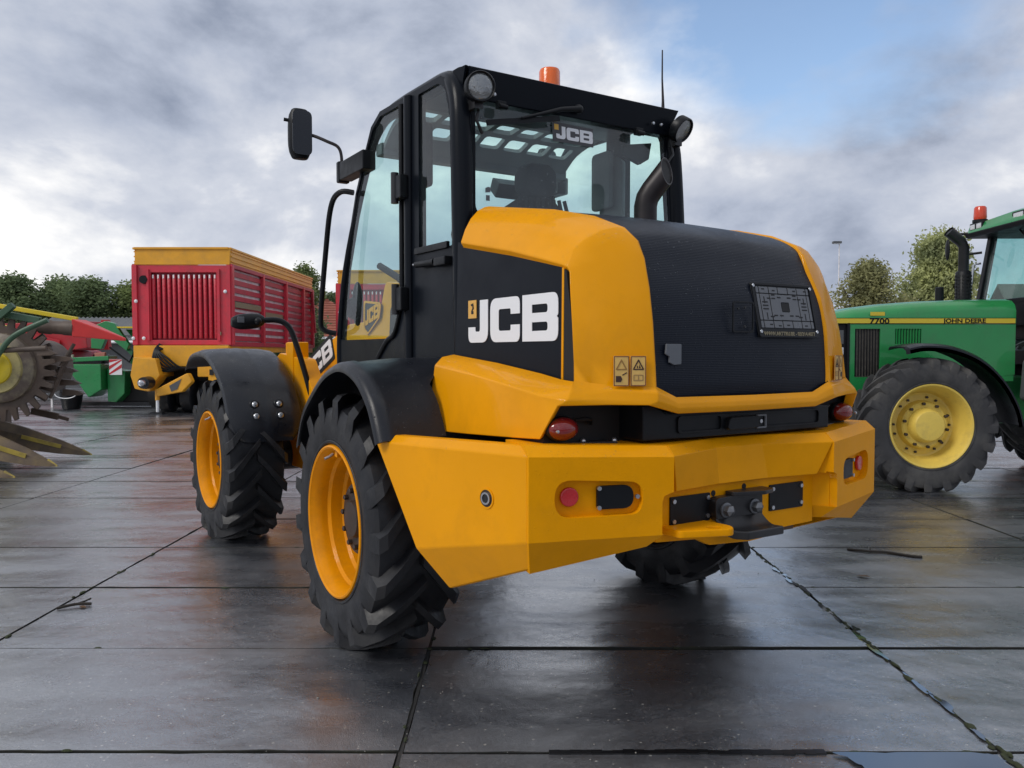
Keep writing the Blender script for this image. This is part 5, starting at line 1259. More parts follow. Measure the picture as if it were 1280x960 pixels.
T(MB().tube([(cabx - .14, .87, 2.12), (cabx - .10, .85, 2.64), (cabx - .02, .83, 2.66)], .016, 8), 'grab_rail', 'bolt')
T(MB().prism(rpoly([(1.30, .95, .06), (2.10, .95, .05), (2.10, 1.52), (1.42, 1.52, .08), (1.33, 1.40, .08)]), lambda x, z, t: (x, -.86 + t, z), 0, .40), 'fuel_tank', 'grey_steel', bevel=.03)
T(MB().box((1.45, -.88, 1.05), (.26, .04, .40)).box((1.40, -.80, .70), (.40, .35, .04)).box((1.40, -.80, .45), (.40, .35, .04)), 'cab_step', 'plastic', bevel=.008, weld=False)
for o in list(tractor.children):      # the roof group sits a little lower on the cab
    if o.name.split('.')[0] in ('cab_roof', 'roof_lining', 'lamp_housing', 'beacon'):
        o.location.z -= .13
        if o.name.startswith('beacon'): o.location.z -= .08; o.location.x -= .02

# ------------------------------------------------------------------ forage wagons: red ribbed body, yellow top, front end towards the camera
M['wred'] = mat('wagon red', (0.60, 0.030, 0.052), 0.42, coat=0.15, var=0.10, vscale=1.5, dirt=(.22, .05, .05), dscale=2.5, damt=.5)
M['wred_dk'] = mat('wagon side red', (0.40, 0.022, 0.045), 0.45, var=0.12, vscale=2, dirt=(.16, .05, .05), dscale=3, damt=.5)
M['wyel'] = mat('wagon yellow', (0.76, 0.36, 0.02), 0.42, var=0.10, vscale=2, dirt=(.45, .24, .06), dscale=3, damt=.4)
M['slot'] = mat('galvanised slat', (0.80, 0.76, 0.76), 0.5, var=.2, vscale=3)
def wagon(x0, y0, label, L=8.2, W=2.42):
    r = empty('forage_wagon', (x0 + W / 2, y0, 0), 0)
    tag(r, label, 'wagon', 'red forage wagons behind the loader')
    B = lambda mb, n, m, **k: mb.build(n, M[m] if isinstance(m, str) else m, r, **k)
    w = W / 2; zb, zt = 1.70, 3.68
    # front wall: frame round a recess filled with upright ribs
    fx = lambda x, z, t: (x, -t, z)
    B(MB().plate([[(-w, zb), (w, zb), (w, zt), (-w, zt)], [(-w + .42, zb + .12), (w - .36, zb + .12), (w - .36, zt - .18), (-w + .42, zt - .18)]], fx, -.10, .0), 'front_wall', 'wred', bevel=.01)
    B(MB().box((0, .17, (zb + zt) / 2), (W - .1, .04, zt - zb - .05)), 'recess_back', 'wred_dk')
    B(MB().box((-w + .05, -.02, (zb + zt) / 2), (.10, .08, zt - zb)), 'corner_post', 'wred', bevel=.01); B(MB().box((w - .05, -.02, (zb + zt) / 2), (.10, .08, zt - zb)), 'corner_post', 'wred', bevel=.01)
    B(MB().box((-w + .36, -.018, (zb + zt) / 2), (.06, .05, zt - zb - .2)), 'panel_seam', 'wred'); B(MB().box((w - .30, -.018, (zb + zt) / 2), (.06, .05, zt - zb - .2)), 'panel_seam', 'wred')
    n = 13; rm = MB().prism([(-.042, 0), (.042, 0), (.030, .05), (-.030, .05)], lambda a, b, t: (a, -b, t), 0, zt - zb - .40)
    me = rm.mesh('front_rib', M['wred'], bevel=.004, seg=1)
    cap = MB().box((0, -.03, zt - zb - .44), (.035, .07, .09)).mesh('rib_shoe', M['slot'])
    tabs = MB()
    for k in range(11): tabs.box((.02, -.06, .12 + .12 * k), (.03, .03, .035))
    tabm = tabs.mesh('rib_tabs', M['wred'], weld=False)
    for k in range(n):
        x = -w + .47 + (W - .42 - .36 - .10) * k / (n - 1)
        o = link('front_rib', me, r, (x, .105, zb + .16), (.012, 0, 0))
        link('rib_shoe', cap, o); link('rib_tabs', tabm, o, (0, 0, .06 * (k % 2)))['kind'] = 'stuff'
    # yellow top boards
    B(MB().hexa([(-w + .02, -.02, zt + .01), (w - .02, -.02, zt + .01), (w - .02, .04, zt + .01), (-w + .02, .04, zt + .01), (-w + .10, -.02, zt + .42), (w - .0, -.02, zt + .42), (w - .0, .03, zt + .42), (-w + .10, .03, zt + .42)]), 'top_board', 'wyel', bevel=.01)
    B(MB().box((0, -.03, zt + .415), (W - .08, .06, .05)), 'top_rail', 'wyel', bevel=.008)
    for s in (-1, 1):
        sx = s * (w - .02)
        B(MB().box((s * (w - .03), L / 2, zt + .20), (.04, L - .1, .40)), 'side_board', 'wyel', bevel=.008)
        for z in (zt + .10, zt + .22, zt + .34): B(MB().box((s * (w + .0), L / 2, z), (.03, L - .12, .03)), 'board_rib', 'wyel')
        B(MB().box((s * (w - .02), L / 2, zt + .415), (.08, L, .05)), 'top_rail', 'wyel', bevel=.008)
        B(MB().box((s * (w - .02), L / 2, zt - .02), (.12, L, .10)), 'side_rail', 'wred_dk', bevel=.01)
        B(MB().box((s * (w - .02), L / 2, zb + .02), (.12, L, .12)), 'side_rail', 'wred_dk', bevel=.01)
        B(MB().box((s * (w - .095), L / 2, (zb + zt) / 2), (.02, L - .1, zt - zb - .1)), 'side_lining', 'slot')
        for y in (.06, 2.55, 4.85, 6.9, L - .06): B(MB().box((s * (w + .0), y, (zb + zt) / 2), (.10, .14, zt - zb)), 'side_post', 'wred', bevel=.01)
        nz_ = 9
        for bay in range(4):
            ya, yb = ((.13, 2.48), (2.62, 4.78), (4.92, 6.83), (6.97, L - .13))[bay]
            for k in range(nz_):
                z = zb + .17 + (zt - zb - .36) * k / (nz_ - 1)
                B(MB().box((s * (w - .05), (ya + yb) / 2, z), (.05, yb - ya, .125)), 'side_slat', 'wred_dk')
    for b in ((1.35, .40, 'lettering panel'),):
        B(MB().box((w + .005, 1.3, 2.72), (.02, 2.1, .14)), 'yellow_lettering_strip', 'gold'); B(MB().box((w + .005, 3.6, 2.55), (.02, 1.7, .2)), 'yellow_lettering_strip', 'gold')
    B(MB().box((0, L - .05, (zb + zt) / 2), (W - .2, .1, zt - zb)), 'tailgate', 'wred_dk', bevel=.01)
    B(MB().bar((w + .05, L - .25, zt - .1), (w + .05, L + .1, zb + .5), .06, .12), 'tailgate_arm', 'wred_dk')
    # yellow chassis, floor beam, drawbar, stand, hoses
    B(MB().box((0, L / 2, 1.60), (W - .04, L - .04, .18)), 'floor_frame', 'wyel', bevel=.01)
    B(MB().box((0, -.05, 1.42), (W - .06, .20, .52)), 'front_beam', 'wyel', bevel=.02)
    B(MB().box((w * .55, .3, 1.15), (.5, 1.0, .5)), 'chassis_rail', 'wyel', bevel=.03); B(MB().box((-w * .55, .3, 1.15), (.5, 1.0, .5)), 'chassis_rail', 'wyel', bevel=.03)
    B(MB().prism(rpoly([(-1.0, 1.40), (-.45, 1.36, .06), (-.36, .95, .05), (-.62, .55, .08), (-.98, .62, .06), (-1.08, .95, .1)]), lambda x, z, t: (x, -.55 + t, z), 0, .5), 'drawbar_head', 'wyel', bevel=.03)
    B(MB().prism(rpoly([(-.42, .62), (.35, 1.02, .06), (.45, .80, .06), (.20, .55, .06), (-.40, .44)]), lambda x, z, t: (x, -.62 + t, z), 0, .22), 'drawbar_arm', 'wyel', bevel=.03)
    B(MB().prism([(-.10, .70), (.20, .87), (.10, .62), (-.05, .56)], lambda x, z, t: (x, -.63 + t, z), 0, .02), 'bare_steel_patch', 'grey_steel')
    B(MB().lathe([(-.95, .14), (-.80, .15), (-.62, .15)], 20, (-.58, 0, .78), 'y', True), 'coupling_sleeve', 'gunmetal', smooth=50)
    B(MB().lathe([(-1.10, .05), (-1.08, .075), (-.90, .075)], 16, (-.58, 0, .78), 'y', True), 'coupling_ball', 'bolt', smooth=60)
    B(MB().box((.95, -.10, 1.0), (.5, .3, .45)), 'frame_bracket', 'wyel', bevel=.03)
    B(MB().box((.80, -.27, 1.02), (.10, .02, .14)).box((1.0, -.27, 1.02), (.10, .02, .14)), 'frame_slot', 'dark', weld=False)
    B(MB().tube([(-.48, -.42, .62), (-.48, -.42, .34)], .055, 10), 'stand_sleeve', 'wyel'); B(MB().tube([(-.48, -.42, .40), (-.48, -.42, .05)], .038, 10), 'stand_leg', 'white')
    B(MB().box((-.48, -.42, .025), (.30, .22, .05)), 'stand_foot', 'gunmetal')
    for k in range(6):
        a = .07 * k
        B(MB().tube(curve_pts([(-.55 + a * .5, -.08, 1.72 - .02 * k), (-.62 + a * .3, -.22, 1.55), (-.60 + a, -.34, 1.22 + .03 * k), (-.30 + a, -.32, 1.04 + .02 * k), (.05 + a, -.18, 1.12)], 6), .026, 8), 'hydraulic_hose', 'plastic', smooth=60)
    B(MB().lathe([(-.06, .10), (.02, .11)], 16, (-w + .26, 0, zt - .36), 'y', True), 'front_socket', 'plastic')
    for x, z in ((-w + .08, 2.78), (-w + .0, 1.86), (-w + .26, 1.86), (w - .12, 3.02)): B(MB().lathe([(-.05, .045), (-.07, .03), (-.072, 0)], 14, (x, -.02, z), 'y'), 'marker_lamp', 'white', smooth=60)
    B(MB().box((w - .27, -.03, 1.98), (.05, .02, .09)), 'small_label', 'gold')
    # wheels and dark pickup below
    for y in (3.0, 4.6):
        for s in (-1, 1):
            o = B(MB().lathe([(-.28, .30), (-.30, .50), (-.22, .62), (.22, .62), (.30, .50), (.28, .30)], 32, (s * .85, y, .62), 'x'), 'tyre', 'rubber_dusty', smooth=40)
            MB().lathe([(s * .27, .30), (s * .18, .26), (s * .12, .1), (s * .12, 0)], 24, (s * .85, y, .62), 'x').build('wheel_rim', M['wyel'], o, smooth=40)
    B(MB().box((0, 2.0, .85), (W - .3, 3.2, .9)), 'pickup_housing', 'dark', bevel=.05)
    B(MB().lathe([(-1.0, .36), (1.0, .36)], 20, (0, .55, .45), 'x', True), 'pickup_reel', 'dark', smooth=40)
    for k in (-1, 0, 1): B(MB().lathe([(-.16, .36), (-.12, .42), (.12, .42), (.16, .36)], 24, (.1 + .55 * k, -.02 + .2, .43), 'x', True), 'pickup_wheel', 'rubber', smooth=40)
    return r
wagon(-9.42, 20.0, 'red ribbed forage wagon with yellow top boards standing in full view beyond the front wheel')
wagon(-5.55, 25.5, 'red forage wagon standing farther back, mostly hidden behind the loader cab')

# ------------------------------------------------------------------ machines on the left
M['old_steel'] = mat('worn brown steel', (0.085, 0.058, 0.042), 0.6, var=0.3, vscale=5, dirt=(.12, .10, .085), dscale=4, damt=.6, bump=.1, bscale=40)
M['grey_worn'] = mat('worn disc paint', (0.11, 0.082, 0.066), 0.5, var=0.2, vscale=4, dirt=(.36, .32, .20), dscale=2.2, damt=.8)
M['hy'] = mat('header yellow', (0.74, 0.56, 0.02), 0.45, var=0.12, vscale=4, dirt=(.35, .28, .10), dscale=4, damt=.5)
M['hy_faded'] = mat('faded yellow', (0.40, 0.30, 0.05), 0.55, var=0.2, vscale=6, dirt=(.12, .10, .06), dscale=5, damt=.7)
M['divider_paint'] = mat('worn divider paint', (0.095, 0.066, 0.042), 0.55, var=0.3, vscale=5, dirt=(.24, .17, .06), dscale=4, damt=.5)
M['red'] = mat('machine red', (0.40, 0.012, 0.020), 0.42, var=0.12, vscale=2, dirt=(.22, .06, .05), dscale=3, damt=.4)
M['red_br'] = mat('bright red cone', (0.62, 0.035, 0.030), 0.38, var=0.1, vscale=4)
M['hgreen'] = mat('dark green tube', (0.045, 0.10, 0.055), 0.45, var=0.15, vscale=5)
hd = empty('maize_header', (-6.55, 10.6, 0), 0)
tag(hd, 'maize harvesting header with a toothed yellow and brown rotor disc and long pointed row dividers', 'harvester header')
Hh = lambda mb, n, m, **k: mb.build(n, M[m] if isinstance(m, str) else m, hd, **k)
fy = lambda y0: (lambda x, z, t: (x, y0 - t, z))
def disc(cx, cz, y, R, n=22, th=.02, name='toothed_disc', m='old_steel', ph=0.0):
    pts = []
    for k in range(n):
        a0 = 2 * PI * k / n + ph
        for f, rr in ((0, R * .78), (.16, R * .78), (.40, R), (.72, R * .985), (.88, R * .78)):
            a = a0 + f * 2 * PI / n; pts.append((cx + rr * math.cos(a), cz + rr * math.sin(a)))
    return Hh(MB().prism(pts, fy(y), 0, th), name, m, bevel=.003, seg=1, smooth=20)
cx, cz = -.13, 1.30
disc(cx, cz, -.10, .71, n=26, th=.035)
disc(cx, cz, .02, .66, n=26, th=.03, ph=.12)
Hh(MB().lathe([(-.10, .47), (-.18, .45), (-.21, .40), (-.22, .20)], 56, (cx, 0, cz), 'y'), 'rotor_shield', 'grey_worn', smooth=40)
Hh(MB().lathe([(-.21, .33), (-.245, .32), (-.25, .20)], 48, (cx, 0, cz), 'y'), 'rotor_ring', mat('worn cream paint', (.42, .36, .15), .5, var=.2, vscale=5, dirt=(.12, .09, .07), dscale=3, damt=.9), smooth=40)
Hh(MB().lathe([(-.22, .215), (-.28, .205), (-.30, .17), (-.31, 0)], 40, (cx, 0, cz), 'y'), 'rotor_hub', 'hy', smooth=40)
Hh(MB().lathe([(.9, .38), (-.10, .38)], 40, (cx, 0, cz), 'y', True), 'rotor_drum', 'old_steel', smooth=40)
# flat feeding fingers to the right of the rotor
for k, (z, L, y) in enumerate(((1.50, .30, -.30), (1.42, .36, .0), (1.27, .35, .1), (1.10, .33, .2), (.96, .36, .25))):
    Hh(MB().prism([(cx + .60, z - .04), (cx + .62, z + .05), (cx + .60 + L * .6, z + .03), (cx + .60 + L * .85, z - .015), (cx + .60 + L * .6, z - .035)], fy(y), 0, .07), 'feed_finger', 'old_steel', bevel=.006)
for k in range(4):
    a = -.9 + .35 * k
    Hh(MB().tube([(cx + .56 + .05 * k, -.02, .90 + .14 * k), (cx + .74 + .04 * k, .05, 1.32 + .10 * k)], .022, 8), 'guide_bar', 'old_steel')
# green frame arms
Hh(MB().tube(curve_pts([(-.62, -.45, 1.02), (-.22, -.42, 1.12), (.02, -.42, 1.48), (.22, -.40, 1.72), (.62, -.36, 1.92)], 6), .035, 10), 'frame_tube', 'hgreen', smooth=60)
Hh(MB().tube([(-.9, -.40, 1.48), (.60, -.36, 1.56)], .035, 8), 'frame_bar', 'old_steel', smooth=60)
Hh(MB().bar((-.75, -.2, 2.12), (.38, -.1, 1.92), .08, .09), 'frame_beam', 'hgreen', bevel=.015); Hh(MB().bar((-.12, -.25, 1.92), (.10, -.22, 2.12), .08, .08), 'frame_brace', 'hgreen', bevel=.01)
Hh(MB().bar((-.75, .2, 2.20), (.70, .2, 1.95), .05, .06), 'upper_guard', 'hy', bevel=.01)
Hh(MB().hexa([(-.9, -.1, 1.9), (-.16, -.1, 1.76), (-.16, .3, 1.76), (-.9, .3, 1.9), (-.9, -.1, 2.08), (-.22, -.1, 1.84), (-.22, .3, 1.84), (-.9, .3, 2.08)]), 'rotor_guard', 'hy', bevel=.015)
Hh(MB().lathe([(.34, .088), (.48, .095), (.50, .085), (.64, .088), (.66, .095), (.81, .10)], 28, (.0, -.05, 0), 'x', True).xform(Matrix.Translation((0, 0, 1.86)) @ Matrix.Rotation(.05, 4, 'Y')), 'auger_drum', 'old_steel', smooth=40)
Hh(MB().hexa([(.80, -.14, 1.71), (.80, .22, 1.71), (.80, .22, 1.945), (.80, -.14, 1.945), (1.42, .02, 1.655), (1.42, .06, 1.655), (1.42, .06, 1.695), (1.42, .02, 1.695)]), 'red_divider_cone', 'red_br', bevel=.015)
# long pointed row dividers on the ground
def divider(x0, y0, z0, x1, y1, z1, w, h):
    a, b = Vector((x0, y0, z0)), Vector((x1, y1, z1)); rings = []
    for u, k in ((0, 1.0), (.35, .86), (.7, .55), (.93, .22), (1, .05)):
        c = a.lerp(b, u); ww, hh = w * k, h * k
        rings.append([(c.x - .0, c.y - ww, c.z - hh * .45), (c.x, c.y + ww, c.z - hh * .45), (c.x, c.y + ww * .7, c.z + hh * .25), (c.x, c.y + ww * .12, c.z + hh * .62), (c.x, c.y - ww * .12, c.z + hh * .62), (c.x, c.y - ww * .7, c.z + hh * .25)])
    dv_ = Hh(MB().loft(rings), 'row_divider', 'divider_paint', bevel=.008)
    c0, c1 = a.lerp(b, .34), a.lerp(b, .72)
    MB().bar(c0 + Vector((0, -w * .74, h * .18)), c1 + Vector((0, -w * .42, h * .10)), .012, h * .18).build('paint_patch', M['hy_faded'], dv_)
    c0, c1 = a.lerp(b, .915), a.lerp(b, 1.01)
    rings = [[(c.x, c.y - q, c.z - q * .8), (c.x, c.y + q, c.z - q * .8), (c.x, c.y + q * .3, c.z + q * 1.2), (c.x, c.y - q * .3, c.z + q * 1.2)] for c, q in ((c0, w * .21), (c1, w * .04))]
    MB().loft(rings).build('tip_cap', M['hy_faded'], dv_)
    return dv_
divider(-.80, .75, .38, .58, .70, .06, .20, .30)
divider(-.45, -.42, .42, .77, -.50, .07, .22, .32)
divider(-.55, -1.25, .34, .73, -1.30, .05, .2, .26)
Hh(MB().bar((-.07, .4, .70), (.30, .4, .62), .05, .09).bar((.28, .4, .625), (.44, .4, .58), .03, .05), 'lower_finger', 'old_steel', bevel=.01, weld=False)
for x in (-1.3, -.9): Hh(MB().box((x, .3, .55), (.12, 1.8, .9)), 'header_frame', 'old_steel', bevel=.02)
Hh(MB().box((-1.6, .4, 1.3), (.9, 1.6, 1.0)), 'header_gearcase', 'hy', bevel=.05)
# red machine behind the mower
rm = empty('red_spreader', (-14.2, 27.0, 0), 0)
tag(rm, 'low red farm machine with sloping side sheets between toothed header and red wagon', 'farm machine')
Rm = lambda mb, n, m, **k: mb.build(n, M[m] if isinstance(m, str) else m, rm, **k)
Rm(MB().prism([(-3.0, 2.40), (.55, 2.52), (.62, 1.66), (.0, 1.58), (-1.1, 1.85), (-3.0, 1.88)], fy(.2), 0, 1.6), 'hopper_side', 'red', bevel=.03)
Rm(MB().prism([(-2.6, 1.86), (-1.1, 1.82), (-.1, 1.55), (.0, 1.25), (-.8, 1.40), (-2.6, 1.50)], fy(.9), 0, 2.0), 'hopper_underside', 'wred_dk', bevel=.03)
Rm(MB().box((.62, -.2, 2.1), (.24, .2, 1.0)), 'corner_post', 'red', bevel=.02)
Rm(MB().prism([(-2.6, 2.1), (-.9, 1.42), (-.2, 1.5), (-.2, 1.9), (-2.0, 2.36)], fy(-1.45), 0, .05), 'side_sheet', 'red', bevel=.01)
for s in (1,):
    o = Rm(MB().lathe([(-.15, .18), (-.18, .30), (-.12, .36), (.12, .36), (.18, .30), (.15, .18)], 28, (.0, .6, 1.15), 'y'), 'tyre', 'rubber_dusty', smooth=40)
Rm(MB().box((-1.0, .6, 1.1), (2.4, .7, .7)), 'machine_frame', 'gunmetal', bevel=.05)
# green mower with striped warning board
gm = empty('green_mower', (-11.4, 22.0, 0), 0)
tag(gm, 'green folding mower with a red and white striped board beside the red wagon', 'mower')
G = lambda mb, n, m, **k: mb.build(n, M[m] if isinstance(m, str) else m, gm, **k)
G(MB().prism([(-.55, 1.20), (.45, 1.20), (.46, .52), (.10, .30), (-.12, .62)], fy(0), 0, .7), 'mower_cover', 'green', bevel=.04)
G(MB().prism([(.48, 1.10), (.98, 1.02), (.95, .40), (.72, .16), (.48, .18)], fy(.05), 0, .5), 'mower_cover', 'green', bevel=.04)
G(MB().prism([(-.62, 1.24), (.62, 1.30), (.60, 1.42), (-.62, 1.36)], fy(-.1), 0, .5), 'mower_frame', 'green', bevel=.02)
G(MB().prism(rpoly([(.02, 2.20, .05), (.42, 2.36, .1), (.66, 2.30, .08), (1.05, 1.72, .05), (.98, 1.55), (.46, 1.96, .08), (.30, 1.60), (.02, 1.62)]), fy(-.2), 0, .16), 'folding_arm', 'green', bevel=.02)
G(MB().prism([(.70, 2.16), (1.75, 2.16), (1.75, 1.76), (1.0, 1.80)], fy(.6), 0, .5), 'tarpaulin_roll', 'green', bevel=.05); G(MB().box((1.25, -.1, 2.19), (1.3, .5, .04)), 'yellow_edge', 'hy')
G(MB().prism([(.12, 1.50), (.42, 1.52), (.40, 1.32), (.15, 1.28)], fy(-.3), 0, .1), 'arm_pivot', mat('salmon primer', (.45, .16, .12), .5), bevel=.02)
G(MB().tube([(.5, -.3, 1.65), (1.0, -.25, 1.25), (1.2, -.2, 1.7)], .03, 8), 'hydraulic_hose', 'plastic')
G(MB().bar((.95, -.2, 1.6), (1.28, -.2, 1.25), .06, .10).bar((1.22, -.2, 1.9), (1.05, -.2, 1.2), .06, .08), 'link_bar', 'green', weld=False)
wb = G(MB().box((.80, -.60, 1.12), (.34, .02, .42)), 'warning_board', 'white', bevel=.004)
for k in range(3):
    z = .90 + .19 * k
    cl = lambda v: max(.915, min(1.325, v))
    pts = [(.635, cl(z - .04)), (.965, cl(z + .20)), (.965, cl(z + .30)), (.635, cl(z + .06))]
    MB().prism(pts, fy(-.611), 0, .004).build('red_stripe', M['reflector'], wb, smooth=0)
G(MB().box((-.72, -.45, 1.40), (.62, .08, .10)).box((-.5, -.45, 1.30), (.08, .08, .25)), 'cutter_bar', mat('cream steel', (.42, .40, .32), .5, var=.2, vscale=4), bevel=.01, weld=False)
G(MB().box((-1.15, -.2, .72), (.05, .05, 1.42)), 'support_post', 'slot'); G(MB().box((-1.02, -.2, .45), (.35, .3, .35)), 'mower_gearbox', 'grey_steel', bevel=.03)
G(MB().box((1.25, .3, .55), (1.7, .8, .8)), 'mower_bed', 'dark', bevel=.06)
G(MB().box((.6, .2, .10), (3.2, .5, .12)), 'skid', 'gunmetal', bevel=.02)
bk = MB().lathe([(0.0, .20), (.02, .22), (.42, .29), (.44, .30), (.44, .28), (.04, .20), (.04, 0)], 28, (0, 0, 0), 'z').build('bucket', M['plastic'], None, (-11.75, 21.3, 0), smooth=50)
tag(bk, 'black plastic bucket standing in front of the green mower', 'bucket')
MB().tube([(.28 * math.cos(a_), -.28, .42 - .12 * math.sin(a_)) for a_ in [PI * k / 12 for k in range(13)]], .012, 6).build('handle', M['white'], bk)

# ------------------------------------------------------------------ trees, houses, sheds beyond the yard
def leaf_mat(name, c, v=.35):
    m = bpy.data.materials.new(name); m.use_nodes = True
    N, L = m.node_tree.nodes, m.node_tree.links; N.clear()
    o = N.new('ShaderNodeOutputMaterial'); g = N.new('ShaderNodeNewGeometry'); n = N.new('ShaderNodeTexNoise')
    n.inputs['Scale'].default_value = .9; n.inputs['Detail'].default_value = 4; L.new(g.outputs['Position'], n.inputs[0])
    col = ramp(n.outputs['Fac'], [(.32, tuple(x * (1 - v) for x in c)), (.68, (min(1, c[0] * (1 + v * 1.3)), c[1] * (1 + v), c[2] * (1 + v * .5)))], N, L)
    d = N.new('ShaderNodeBsdfDiffuse'); t = N.new('ShaderNodeBsdfTranslucent'); mx = N.new('ShaderNodeMixShader'); mx.inputs[0].default_value = .38
    L.new(col, d.inputs[0]); L.new(col, t.inputs[0]); L.new(d.outputs[0], mx.inputs[1]); L.new(t.outputs[0], mx.inputs[2]); L.new(mx.outputs[0], o.inputs[0])
    return m
M['leaf_dark'] = leaf_mat('dark hedge leaves', (.17, .235, .13))
M['leaf_mid'] = leaf_mat('mid green leaves', (.20, .26, .12))
M['leaf_olive'] = leaf_mat('olive willow leaves', (.40, .45, .23))
M['leaf_autumn'] = leaf_mat('turning leaves', (.29, .30, .16), .3)
M['bark'] = mat('bark', (.055, .045, .035), .85, var=.3, vscale=8)
def crown_mesh(name, material, clumps, n, size, seed, droop=0.0, flat=0.55):
    r = random.Random(seed); vs, fs = [], []
    tot = sum(c[3] ** 2 for c in clumps)
    for cx, cy, cz, cr, sz in clumps:
        for _ in range(int(n * cr * cr / tot)):
            d = Vector((r.gauss(0, 1), r.gauss(0, 1), r.gauss(0, 1))).normalized()
            rad = cr * (r.random() ** .38) * (1 + .18 * r.gauss(0, 1))
            c = Vector((cx, cy, cz)) + Vector((d.x * rad, d.y * rad, d.z * rad * sz))
            s = size * r.uniform(.6, 1.4)
            u = Vector((r.gauss(0, 1), r.gauss(0, 1), r.gauss(0, 1) * flat - droop)).normalized()
            w = u.cross(Vector((r.gauss(0, 1), r.gauss(0, 1), r.gauss(0, 1)))).normalized()
            k = len(vs)
            vs += [c - u * s, c + w * s * .5, c + u * s, c - w * s * .5]; fs.append((k, k + 1, k + 2, k + 3))
    me = bpy.data.meshes.new(name); me.from_pydata([tuple(v) for v in vs], [], fs); me.materials.append(material)
    return me
def trunk_mesh(h, r0, limbs, seed):
    r = random.Random(seed); mb = MB()
    mb.tube(curve_pts([(0, 0, -.1), (r.uniform(-.1, .1), r.uniform(-.1, .1), h * .4), (r.uniform(-.25, .25), r.uniform(-.2, .2), h * .85)], 4), [r0 * (1 - .09 * i) for i in range(9)], 8)
    for k in range(limbs):
        a = 2 * PI * k / limbs + r.uniform(-.4, .4); z = h * r.uniform(.35, .7); L = h * r.uniform(.25, .42)
        mb.tube(curve_pts([(0, 0, z), (L * .5 * math.cos(a), L * .5 * math.sin(a), z + L * .5), (L * .8 * math.cos(a), L * .8 * math.sin(a), z + L * 1.0)], 3), [r0 * .45 * (1 - .13 * i) for i in range(7)], 6)
    return mb.mesh('trunk', M['bark'], smooth=60, weld=False)
def round_clumps(H, R, k, seed, base=.25, cone=0.0):
    r = random.Random(seed); out = []
    for i in range(k):
        z = H * (base + (1 - base) * (i + .5) / k); u = (z / H - base) / (1 - base)
        prof = (math.sin(PI * min(1, max(.08, u * .92 + .10))) ** .6) * (1 - cone * u)
        a = r.uniform(0, 2 * PI); d = R * prof * r.uniform(.2, .72)
        cr = R * r.uniform(.28, .46) * (1 - .5 * cone * u)
        out.append((d * math.cos(a), d * math.sin(a), min(z, H - cr * .6), cr, r.uniform(.7, 1.1)))
    return out
def tree(x, y, crown, trunk, label, group=None, rz=0.0, sc=(1, 1, 1)):
    t = empty('tree', (x, y, 0), rz); t.scale = sc
    tag(t, label, 'tree', group)
    link('crown', crown, t); link('trunk', trunk, t)
    return t
# row of dark trees far left
HC = [crown_mesh('crown', M['leaf_dark'] if i != 1 else M['leaf_mid'], round_clumps(6.0, 2.5, 46, 20 + i, .04, .15), 22000, .10, 30 + i) for i in range(3)]
HT = trunk_mesh(4.5, .16, 4, 3)
hl_ = ['dark tree at the left end of the far tree row, over the header', 'dark tree in the far tree row, second from the left end', 'paler tree in the far tree row, third from the left end', 'tree of the far row, fourth from its left end', 'tree in the middle of the far row, over the red spreader', 'dark tree in the far row, just right of the middle one', 'pale tree in the far row, fourth from the red wagon', 'dark tree in the far row, third from the red wagon', 'low dark tree in the far row, second from the red wagon', 'pale tree in the far row next to the red wagon', 'tree of the far row mostly hidden behind the red wagon']
for i in range(11):
    x = -33.5 + 2.15 * i + rnd.uniform(-.3, .3); k = (0, 2, 1, 0, 2, 0, 1, 2, 0, 1, 2)[i]
    tree(x, 44 + rnd.uniform(-.8, .8), HC[k], HT, hl_[i], 'trees in the far row', rnd.uniform(0, 6), (1.0, 1.0, (1.02, .98, .99, .94, .92, .90, .87, .83, .82, .86, .86)[i]))
# trees behind the house
tree(-15.6, 60, crown_mesh('crown', M['leaf_mid'], round_clumps(8.2, 2.3, 26, 51, .3), 10000, .13, 52), trunk_mesh(5, .2, 5, 53), 'rounded tree rising behind the red wagon beside the tiled roof', sc=(.8, .8, .96))
tree(-13.9, 62, crown_mesh('crown', M['leaf_dark'], round_clumps(6.6, 1.9, 22, 54, .3), 8000, .12, 55), trunk_mesh(4, .18, 5, 56), 'lower tree just above the red tiled roof', sc=(.9, .9, .9))
# right: turning tree and pale willow
tree(20.0, 45, crown_mesh('crown', M['leaf_autumn'], round_clumps(6.5, 2.7, 40, 61, .2, .30), 17000, .10, 62, .2), trunk_mesh(5.2, .16, 7, 63), 'thin tree with turning brownish leaves above the tractor bonnet')
tree(17.6, 52, crown_mesh('crown', M['leaf_mid'], round_clumps(4.6, 2.2, 18, 64, .2, .3), 2600, .16, 65), trunk_mesh(3.6, .12, 5, 66), 'low green tree half hidden by the hood of the yellow loader')
tree(25.6, 48, crown_mesh('crown', M['leaf_olive'], round_clumps(8.4, 3.1, 52, 67, .12, .1), 36000, .11, 68, .9, 1.0), trunk_mesh(6.5, .25, 7, 69), 'tall pale green willow behind the tractor exhaust')
tree(23.0, 56, crown_mesh('crown', M['leaf_mid'], round_clumps(4.4, 2.4, 18, 70, .1), 3000, .16, 71), trunk_mesh(3.2, .12, 4, 72), 'low bush-like tree between the two tall trees on the right')
